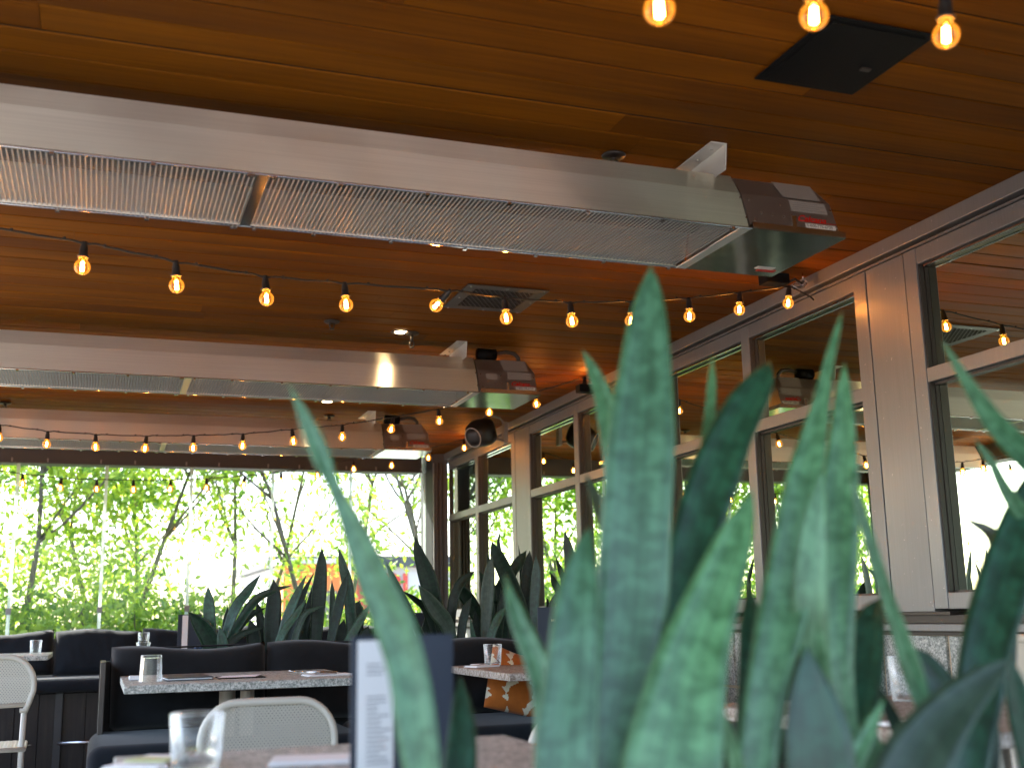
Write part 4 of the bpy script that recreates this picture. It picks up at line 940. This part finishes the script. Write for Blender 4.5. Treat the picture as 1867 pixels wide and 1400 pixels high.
# middle distance plants, each leaf sighted from the camera at its true depth
GM_ = 'snake plants in the planter behind the banquette'
pa = plant('snake_plant', (.45, 5.35, E-.2), 'snake plant at the left end of the planter, beside the small dark menu', GM_)
pb = plant('snake_plant', (.8, 5.4, E-.2), 'snake plant with a tall straight middle leaf, left of the big curved leaf', GM_)
pc = plant('snake_plant', (1.1, 5.4, E-.2), 'snake plant right behind the big curved leaf in the planter', GM_)
pd = plant('snake_plant', (1.5, 5.6, E-.2), 'broad leaved snake plant before the dark corner post', GM_)
pe = plant('snake_plant', (1.9, 5.6, E-.2), 'snake plant with one pale upright leaf, left of the navy menu with lettering', GM_)
pf = plant('snake_plant', (2.2, 5.7, E-.2), 'small snake plant rising above the navy menu with lettering', GM_)
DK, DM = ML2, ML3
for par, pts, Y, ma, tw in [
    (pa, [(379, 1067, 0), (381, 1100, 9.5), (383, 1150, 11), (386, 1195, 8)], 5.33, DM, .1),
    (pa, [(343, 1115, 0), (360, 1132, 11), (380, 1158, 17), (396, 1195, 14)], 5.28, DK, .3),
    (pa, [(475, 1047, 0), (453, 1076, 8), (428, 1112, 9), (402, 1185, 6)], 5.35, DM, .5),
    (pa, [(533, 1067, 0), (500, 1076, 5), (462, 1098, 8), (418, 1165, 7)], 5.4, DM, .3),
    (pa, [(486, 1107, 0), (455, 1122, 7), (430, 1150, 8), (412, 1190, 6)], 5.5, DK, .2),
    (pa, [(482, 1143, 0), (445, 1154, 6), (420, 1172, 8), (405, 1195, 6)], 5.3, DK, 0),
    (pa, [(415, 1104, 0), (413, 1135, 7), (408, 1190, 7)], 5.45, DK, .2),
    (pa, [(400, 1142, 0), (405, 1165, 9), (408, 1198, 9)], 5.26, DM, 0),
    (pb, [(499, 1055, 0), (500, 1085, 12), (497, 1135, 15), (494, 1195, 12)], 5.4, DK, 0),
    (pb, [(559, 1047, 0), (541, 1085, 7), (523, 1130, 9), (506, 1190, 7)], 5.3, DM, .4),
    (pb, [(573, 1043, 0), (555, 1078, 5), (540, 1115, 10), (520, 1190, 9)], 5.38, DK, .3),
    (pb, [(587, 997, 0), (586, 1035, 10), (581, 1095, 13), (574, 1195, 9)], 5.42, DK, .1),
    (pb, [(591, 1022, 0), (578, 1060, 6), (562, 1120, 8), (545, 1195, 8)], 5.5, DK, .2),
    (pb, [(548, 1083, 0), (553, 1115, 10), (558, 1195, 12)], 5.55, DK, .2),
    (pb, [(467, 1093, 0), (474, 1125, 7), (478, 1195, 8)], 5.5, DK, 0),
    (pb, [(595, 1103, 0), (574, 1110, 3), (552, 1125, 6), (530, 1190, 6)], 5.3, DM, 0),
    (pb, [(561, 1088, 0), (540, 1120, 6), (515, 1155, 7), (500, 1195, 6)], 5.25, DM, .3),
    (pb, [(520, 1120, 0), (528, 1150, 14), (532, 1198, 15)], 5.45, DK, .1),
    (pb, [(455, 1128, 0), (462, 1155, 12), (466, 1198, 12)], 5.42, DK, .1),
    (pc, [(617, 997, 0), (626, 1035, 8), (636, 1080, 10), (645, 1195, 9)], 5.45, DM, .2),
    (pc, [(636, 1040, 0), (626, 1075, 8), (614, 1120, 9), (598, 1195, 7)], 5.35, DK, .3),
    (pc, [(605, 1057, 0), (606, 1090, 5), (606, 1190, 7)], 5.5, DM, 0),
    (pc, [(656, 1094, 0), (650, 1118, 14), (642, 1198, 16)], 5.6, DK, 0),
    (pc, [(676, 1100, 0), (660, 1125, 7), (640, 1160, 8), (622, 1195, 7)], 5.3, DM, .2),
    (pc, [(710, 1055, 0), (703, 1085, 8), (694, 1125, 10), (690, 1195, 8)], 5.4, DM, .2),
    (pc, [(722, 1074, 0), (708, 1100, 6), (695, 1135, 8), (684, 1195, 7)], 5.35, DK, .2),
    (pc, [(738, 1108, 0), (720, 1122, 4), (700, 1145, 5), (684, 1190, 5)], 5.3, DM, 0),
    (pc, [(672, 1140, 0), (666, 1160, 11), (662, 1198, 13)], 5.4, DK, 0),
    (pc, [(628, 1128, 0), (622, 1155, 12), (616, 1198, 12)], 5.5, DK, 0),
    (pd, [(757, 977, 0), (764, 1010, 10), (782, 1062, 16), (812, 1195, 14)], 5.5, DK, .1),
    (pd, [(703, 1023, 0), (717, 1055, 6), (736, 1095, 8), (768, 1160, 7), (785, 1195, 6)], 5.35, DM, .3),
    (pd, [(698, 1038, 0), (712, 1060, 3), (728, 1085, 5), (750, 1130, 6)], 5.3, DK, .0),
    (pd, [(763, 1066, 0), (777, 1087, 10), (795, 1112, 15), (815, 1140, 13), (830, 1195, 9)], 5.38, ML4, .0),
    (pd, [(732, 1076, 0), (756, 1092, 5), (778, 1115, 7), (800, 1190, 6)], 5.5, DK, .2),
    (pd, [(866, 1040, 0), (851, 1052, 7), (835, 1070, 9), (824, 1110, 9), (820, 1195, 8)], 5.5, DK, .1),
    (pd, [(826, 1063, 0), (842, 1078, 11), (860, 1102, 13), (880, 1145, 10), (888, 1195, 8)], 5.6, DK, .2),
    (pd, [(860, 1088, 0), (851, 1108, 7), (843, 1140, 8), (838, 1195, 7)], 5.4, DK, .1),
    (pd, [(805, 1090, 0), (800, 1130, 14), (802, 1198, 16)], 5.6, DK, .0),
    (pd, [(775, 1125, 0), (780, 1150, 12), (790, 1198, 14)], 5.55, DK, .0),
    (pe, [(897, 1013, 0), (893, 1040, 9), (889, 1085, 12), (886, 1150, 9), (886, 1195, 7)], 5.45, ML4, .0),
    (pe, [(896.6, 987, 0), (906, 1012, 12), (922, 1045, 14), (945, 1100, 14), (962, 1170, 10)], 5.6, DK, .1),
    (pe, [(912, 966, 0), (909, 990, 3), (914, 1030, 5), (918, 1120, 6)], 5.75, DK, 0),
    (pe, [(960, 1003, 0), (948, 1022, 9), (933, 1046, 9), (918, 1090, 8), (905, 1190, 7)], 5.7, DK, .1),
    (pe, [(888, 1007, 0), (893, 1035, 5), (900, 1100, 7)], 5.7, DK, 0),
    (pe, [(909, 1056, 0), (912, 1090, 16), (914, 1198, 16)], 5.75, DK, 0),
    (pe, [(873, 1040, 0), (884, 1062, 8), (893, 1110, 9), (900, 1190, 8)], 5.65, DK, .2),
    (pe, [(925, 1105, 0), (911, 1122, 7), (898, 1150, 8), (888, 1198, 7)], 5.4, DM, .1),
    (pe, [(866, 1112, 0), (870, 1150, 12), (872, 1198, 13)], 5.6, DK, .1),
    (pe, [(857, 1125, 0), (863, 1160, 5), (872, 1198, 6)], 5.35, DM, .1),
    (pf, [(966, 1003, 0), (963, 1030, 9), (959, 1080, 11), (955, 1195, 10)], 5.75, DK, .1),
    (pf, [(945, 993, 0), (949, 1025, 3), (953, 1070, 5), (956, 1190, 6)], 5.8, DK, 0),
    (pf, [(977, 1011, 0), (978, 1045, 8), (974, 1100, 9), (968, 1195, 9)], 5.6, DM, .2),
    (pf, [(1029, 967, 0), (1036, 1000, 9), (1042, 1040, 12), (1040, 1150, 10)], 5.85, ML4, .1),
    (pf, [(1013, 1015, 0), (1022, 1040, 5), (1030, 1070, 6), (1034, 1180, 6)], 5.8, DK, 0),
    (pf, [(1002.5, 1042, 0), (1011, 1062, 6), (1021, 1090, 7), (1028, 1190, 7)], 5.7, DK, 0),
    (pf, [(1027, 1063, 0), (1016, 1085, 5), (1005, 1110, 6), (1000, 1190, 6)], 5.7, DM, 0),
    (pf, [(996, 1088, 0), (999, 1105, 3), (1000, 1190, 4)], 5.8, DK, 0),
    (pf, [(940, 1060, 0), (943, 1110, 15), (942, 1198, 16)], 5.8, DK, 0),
    (pf, [(975, 1110, 0), (978, 1140, 12), (980, 1198, 14)], 5.8, DK, 0)]:
    leaf(par, pts, Y, ma, tw)

# foreground planter and plants
planter2 = empty('planter', (1.1, 1.08, 0), label='dark planter box right before the camera holding the big blurred leaves', cat='planter')
for nm, bx in (('side_board', (.30, 1.75, .80, .83, 0, E-.36)), ('side_board', (.30, 1.75, 1.22, 1.25, 0, E-.36)), ('end_board', (.30, .33, .8305, 1.2195, 0, E-.36)), ('end_board', (1.72, 1.75, .8305, 1.2195, 0, E-.36))):
    m = MB(); m.box(*bx); m.build(nm, MWD, planter2)
m = MB(); m.box(.331, 1.719, .831, 1.219, E-.6, E-.4); m.build('soil', MSOIL, planter2)
GF = 'large blurred snake plants in the front planter'
qa = plant('snake_plant', (.36, 1.05, E-.4), 'blurred snake plant whose single long leaf curves up across the standing menu', GF)
qb = plant('snake_plant', (.60, 1.05, E-.4), 'tallest blurred snake plant, its broad leaf rising to the near heater', GF)
qc = plant('snake_plant', (.88, 1.05, E-.4), 'blurred snake plant with two long pale spikes, left of the wall pier', GF)
qd = plant('snake_plant', (1.2, 1.08, E-.4), 'blurred snake plant at the right edge with drooping leaves before the windows', GF)
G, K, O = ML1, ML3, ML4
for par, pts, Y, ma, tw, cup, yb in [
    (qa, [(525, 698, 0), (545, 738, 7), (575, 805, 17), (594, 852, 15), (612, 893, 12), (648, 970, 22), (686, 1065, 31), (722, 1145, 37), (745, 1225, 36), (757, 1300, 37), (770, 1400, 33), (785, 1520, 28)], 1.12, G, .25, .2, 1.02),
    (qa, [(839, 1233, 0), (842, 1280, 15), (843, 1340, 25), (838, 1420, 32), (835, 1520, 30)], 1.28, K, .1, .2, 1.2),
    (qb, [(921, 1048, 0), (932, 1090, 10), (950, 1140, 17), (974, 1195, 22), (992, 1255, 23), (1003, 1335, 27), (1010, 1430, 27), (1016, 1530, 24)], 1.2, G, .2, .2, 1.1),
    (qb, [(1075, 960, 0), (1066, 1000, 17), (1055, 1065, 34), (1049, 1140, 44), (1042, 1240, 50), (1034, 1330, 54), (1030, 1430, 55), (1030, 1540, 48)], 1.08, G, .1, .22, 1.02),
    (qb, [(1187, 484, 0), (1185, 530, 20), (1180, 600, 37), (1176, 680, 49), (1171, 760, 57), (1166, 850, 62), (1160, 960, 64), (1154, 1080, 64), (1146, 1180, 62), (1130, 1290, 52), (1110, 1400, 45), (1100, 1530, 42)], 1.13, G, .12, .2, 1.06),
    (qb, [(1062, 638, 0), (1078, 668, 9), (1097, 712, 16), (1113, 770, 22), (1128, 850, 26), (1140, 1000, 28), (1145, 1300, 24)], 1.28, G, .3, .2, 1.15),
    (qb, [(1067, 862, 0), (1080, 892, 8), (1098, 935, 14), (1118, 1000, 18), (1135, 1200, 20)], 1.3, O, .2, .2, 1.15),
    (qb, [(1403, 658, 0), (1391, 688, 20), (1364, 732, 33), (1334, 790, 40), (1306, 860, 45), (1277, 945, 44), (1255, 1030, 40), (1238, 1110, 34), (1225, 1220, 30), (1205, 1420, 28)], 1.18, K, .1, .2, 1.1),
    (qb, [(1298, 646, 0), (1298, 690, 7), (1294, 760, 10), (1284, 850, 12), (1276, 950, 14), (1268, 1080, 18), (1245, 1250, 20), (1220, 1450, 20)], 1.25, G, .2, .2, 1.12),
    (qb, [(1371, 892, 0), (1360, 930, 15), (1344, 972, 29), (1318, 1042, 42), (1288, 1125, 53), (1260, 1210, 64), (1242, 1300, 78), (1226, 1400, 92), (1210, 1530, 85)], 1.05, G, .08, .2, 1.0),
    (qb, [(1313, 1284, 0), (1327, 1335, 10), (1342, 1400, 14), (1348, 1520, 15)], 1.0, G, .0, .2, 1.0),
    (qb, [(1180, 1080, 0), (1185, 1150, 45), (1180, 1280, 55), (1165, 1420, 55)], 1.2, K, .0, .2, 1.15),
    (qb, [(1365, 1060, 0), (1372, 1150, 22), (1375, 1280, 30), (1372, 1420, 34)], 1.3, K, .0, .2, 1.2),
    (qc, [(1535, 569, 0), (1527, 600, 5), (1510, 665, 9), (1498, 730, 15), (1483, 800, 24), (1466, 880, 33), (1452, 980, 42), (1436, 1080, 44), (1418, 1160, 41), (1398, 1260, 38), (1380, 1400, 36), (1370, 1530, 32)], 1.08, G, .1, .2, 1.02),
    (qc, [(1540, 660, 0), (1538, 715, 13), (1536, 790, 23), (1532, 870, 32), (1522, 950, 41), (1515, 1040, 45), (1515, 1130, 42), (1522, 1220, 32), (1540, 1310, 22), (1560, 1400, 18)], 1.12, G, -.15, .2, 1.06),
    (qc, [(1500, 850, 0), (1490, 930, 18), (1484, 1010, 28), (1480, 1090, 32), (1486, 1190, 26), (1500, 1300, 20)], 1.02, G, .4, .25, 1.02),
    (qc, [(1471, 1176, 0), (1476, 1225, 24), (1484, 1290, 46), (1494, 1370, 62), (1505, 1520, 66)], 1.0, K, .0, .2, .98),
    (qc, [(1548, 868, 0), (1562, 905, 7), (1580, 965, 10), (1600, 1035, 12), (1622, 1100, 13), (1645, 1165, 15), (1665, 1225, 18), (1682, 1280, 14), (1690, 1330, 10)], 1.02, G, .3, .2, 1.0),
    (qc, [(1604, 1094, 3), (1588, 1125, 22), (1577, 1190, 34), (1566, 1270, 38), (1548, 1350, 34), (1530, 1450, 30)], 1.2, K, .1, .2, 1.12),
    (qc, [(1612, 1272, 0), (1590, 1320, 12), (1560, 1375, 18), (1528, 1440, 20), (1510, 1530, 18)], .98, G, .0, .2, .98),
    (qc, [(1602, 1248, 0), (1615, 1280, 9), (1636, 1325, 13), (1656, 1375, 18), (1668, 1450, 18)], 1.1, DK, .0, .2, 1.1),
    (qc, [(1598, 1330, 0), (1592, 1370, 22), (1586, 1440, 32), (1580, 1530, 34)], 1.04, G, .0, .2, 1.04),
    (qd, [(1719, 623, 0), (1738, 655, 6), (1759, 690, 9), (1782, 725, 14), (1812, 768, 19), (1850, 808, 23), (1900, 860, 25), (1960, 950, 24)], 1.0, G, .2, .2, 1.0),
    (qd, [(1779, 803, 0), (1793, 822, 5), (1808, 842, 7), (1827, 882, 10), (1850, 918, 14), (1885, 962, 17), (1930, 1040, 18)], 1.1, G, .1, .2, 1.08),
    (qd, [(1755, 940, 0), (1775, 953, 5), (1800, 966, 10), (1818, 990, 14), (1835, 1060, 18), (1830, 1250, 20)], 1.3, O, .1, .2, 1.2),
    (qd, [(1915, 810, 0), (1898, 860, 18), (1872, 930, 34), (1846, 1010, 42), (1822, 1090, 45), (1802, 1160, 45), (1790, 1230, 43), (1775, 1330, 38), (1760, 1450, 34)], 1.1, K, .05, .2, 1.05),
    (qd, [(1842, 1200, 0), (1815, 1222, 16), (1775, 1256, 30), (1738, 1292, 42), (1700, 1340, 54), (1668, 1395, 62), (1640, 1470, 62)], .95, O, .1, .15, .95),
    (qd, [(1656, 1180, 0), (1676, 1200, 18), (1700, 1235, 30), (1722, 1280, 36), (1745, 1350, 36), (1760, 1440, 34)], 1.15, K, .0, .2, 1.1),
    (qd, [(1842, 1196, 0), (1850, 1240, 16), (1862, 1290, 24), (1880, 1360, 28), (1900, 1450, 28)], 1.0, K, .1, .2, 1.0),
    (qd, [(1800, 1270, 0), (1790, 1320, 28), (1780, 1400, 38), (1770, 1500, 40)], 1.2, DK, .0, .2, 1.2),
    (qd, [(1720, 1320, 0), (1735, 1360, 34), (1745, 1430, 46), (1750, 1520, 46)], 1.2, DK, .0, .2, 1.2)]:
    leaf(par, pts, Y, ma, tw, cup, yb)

# ================================================================== OUTDOORS
def leaves_mesh(C, n_per, spread, size, seed):
    rg = np.random.default_rng(seed); C = np.asarray(C); n = len(C)*n_per
    c_ = np.repeat(C, n_per, axis=0)+rg.normal(0, 1, (n, 3))*np.asarray(spread)
    d = rg.normal(0, 1, (n, 3)); d[:, 2] -= .5; d /= np.linalg.norm(d, axis=1)[:, None]
    e = rg.normal(0, 1, (n, 3)); e -= (e*d).sum(1)[:, None]*d; e /= np.linalg.norm(e, axis=1)[:, None]
    s_ = size*rg.uniform(.6, 1.3, n)[:, None]
    V = np.stack([c_-d*s_, c_+e*s_*.42, c_+d*s_, c_-e*s_*.42], 1).reshape(-1, 3)
    me = bpy.data.meshes.new('crown'); me.vertices.add(4*n); me.vertices.foreach_set('co', V.ravel().astype(np.float32))
    me.loops.add(4*n); me.loops.foreach_set('vertex_index', np.arange(4*n, dtype=np.int32)); me.polygons.add(n)
    me.polygons.foreach_set('loop_start', np.arange(0, 4*n, 4, dtype=np.int32)); me.update(); me.validate(); return me
def tree(x, y, h, label, seed, lean=0, dens=1.0, rad=1.3, low=.25, ma=None, size=.05):
    rg = random.Random(seed); t = empty('young_tree', (x, y, -.1), label=label, cat='tree', group='young leafy trees beyond the far glass wall')
    m = MB(); tips = []
    def limb(p, d, L_, r0, lv):
        pts = [p]; q = p.copy(); dd = d.copy(); ns = 6
        for k in range(ns):
            dd = (dd+Vector((rg.gauss(0, .09), rg.gauss(0, .09), .03))).normalized(); q = q+dd*L_/ns; pts.append(q.copy())
            if lv >= 1 and k >= 2: tips.append(q.copy())
            if lv < 2 and k >= (2 if lv == 0 else 1):
                for _ in range(2 if lv == 0 else 1):
                    a = rg.uniform(0, 6.283); o_ = Vector((math.cos(a), math.sin(a), rg.uniform(.25, 1.0))).normalized()
                    limb(q, (o_+dd*.5).normalized(), L_*rg.uniform(.3, .5)*(1.0 if lv else .8*rad/1.3), r0*.42, lv+1)
        m.tube(pts, [r0*(1-.8*i/ns) for i in range(ns+1)], 6 if lv else 8)
    for s_ in range(3 if lean == 0 else 2):
        limb(Vector((x+.12*s_, y, -.1)), Vector((lean+rg.gauss(0, .12), rg.gauss(0, .08), 1)).normalized(), h*rg.uniform(.8, 1), .034*h/4, 0)
    m.build('trunk', MBARK, t, smooth=True)
    tips = [q for q in tips if q.z > h*low]; rg.shuffle(tips)
    tips = tips[:int(150*dens)]
    holes = [Vector((x+rg.uniform(-rad, rad), y, rg.uniform(.2, h))) for _ in range(5)]
    for _ in range(int(235*dens)):
        a = rg.uniform(0, 6.283); q_ = rg.random()**.6*rad*1.05; z_ = .15+rg.random()**.9*(h-.5)
        p = Vector((x+q_*math.cos(a), y+q_*math.sin(a)*.6, z_))
        if all((Vector((p.x, y, p.z))-hh_).length > .42/max(.6, dens)*1.25 for hh_ in holes): tips.append(p)
    me = leaves_mesh([tuple(q) for q in tips], 34, (.16, .16, .13), size, seed); link('crown', me, ma or MFOL, t)
    return t
for i, (x, y, h, lab, ln, dn, rd, lw_) in enumerate([
    (-3.6, 13.2, 5.2, 'leafy tree standing farthest left beyond the glass', 0, 1.3, 1.5, .1),
    (-2.3, 12.8, 5.0, 'dense bright tree left of the leftmost trunk in view', 0, 1.3, 1.4, .1),
    (-1.05, 13.0, 5.0, 'tree with a straight dark trunk behind the leftmost glass panel', .02, 1.5, 1.4, .1),
    (.15, 13.6, 4.8, 'tree with forked trunks behind the second glass joint', 0, 1.4, 1.4, .1),
    (1.35, 14.0, 4.6, 'sparser tree behind the middle glass panel', .1, .7, 1.2, .1),
    (2.55, 13.6, 5.2, 'thin limbed sparse tree leaning beside the big curved leaf', -.12, .75, 1.2, .25),
    (4.0, 13.4, 5.0, 'bright leafed tree behind the last glass panel by the corner post', 0, .9, 1.3, .15),
    (5.6, 14.2, 5.0, 'tree beyond the corner post', 0, 1.0, 1.4, .1)]):
    tree(x, y, h, lab, 40+i*7, ln, dn*(.9 if x < 1 else .62), rd, lw_)
def bush(x, y, r, h, label, seed):
    rg = random.Random(seed); C = []
    for _ in range(90):
        a = rg.uniform(0, 6.283); q = rg.random()**.5; C.append((x+r*q*math.cos(a), y+r*.6*q*math.sin(a), -.1+h*rg.random()**.8))
    t = empty('bush', (x, y, -.1), label=label, cat='bush', group='bushes below the trees')
    m = MB()
    for k in range(5): a = rg.uniform(0, 6.28); m.tube([(x, y, -.1), (x+.3*math.cos(a), y+.2*math.sin(a), h*.5), (x+.7*r*math.cos(a), y+.4*r*math.sin(a), h*.9)], [.02, .014, .006], 5)
    m.build('stems', MBARK, t); link('crown', leaves_mesh(C, 42, (.13, .13, .12), .05, seed), MFOLD, t)
for i, (x, y, r, h, lab) in enumerate([(-3.4, 12.2, .9, 1.4, 'low bush farthest left, seen mirrored'), (-1.9, 12.0, .9, 1.35, 'low bush at the left edge beyond the glass'), (-.7, 12.1, .8, 1.5, 'bush around the straight dark trunk'),
     (.4, 12.3, .9, 1.45, 'bush behind the second and third glass panels'), (1.3, 12.4, .8, 1.5, 'bush left of the planter leaves beyond the glass'), (2.3, 12.6, .8, 1.25, 'bush behind the middle planter leaves'), (3.4, 12.5, .9, 1.5, 'bush behind the last glass panel'), (4.6, 12.4, .8, 1.6, 'bush beyond the corner post')]):
    bush(x, y, r, h, lab, 300+i)
t = empty('shop_building', (8, 34, 0), label='pale low shop building with a red front and red letters, far beyond the trees', cat='building')
m = MB(); m.box(4.5, 20, 32, 40, -.1, 2.6); m.build('wall', MSTU, t)
m = MB(); m.box(4.3, 20.2, 31.7, 40.2, 2.61, 2.9); m.build('roof', MBEAM, t)
m = MB(); m.box(5.0, 7.2, 31.9, 31.99, .2, 2.4); m.build('red_front', MREDB, t)
for k in range(5):
    m = MB(); m.box(8.9+2.1*k, 10.3+2.1*k, 31.92, 31.99, .4, 1.6); m.build('window', MINT, t)
me = text_mesh('PI', 1.1, 0, .02); o = link('sign_letters', me, MREDB, t); o.matrix_parent_inverse = Matrix(); o.location = (7.5-8, 31.85-34, 1.65); o.rotation_euler = (R(90), 0, 0)
t = empty('kiosk', (4.2, 22, 0), label='orange red kiosk behind the middle bushes', cat='kiosk')
m = MB(); m.box(3.2, 4.6, 21.5, 22.5, -.1, 2.2); m.build('wall', MORG, t)
m = MB(); m.box(3.1, 4.7, 21.35, 22.6, 2.21, 2.3); m.build('roof', MSTU, t)
m = MB(); m.box(3.45, 4.2, 21.45, 21.49, .9, 1.7); m.build('window', MINT, t)
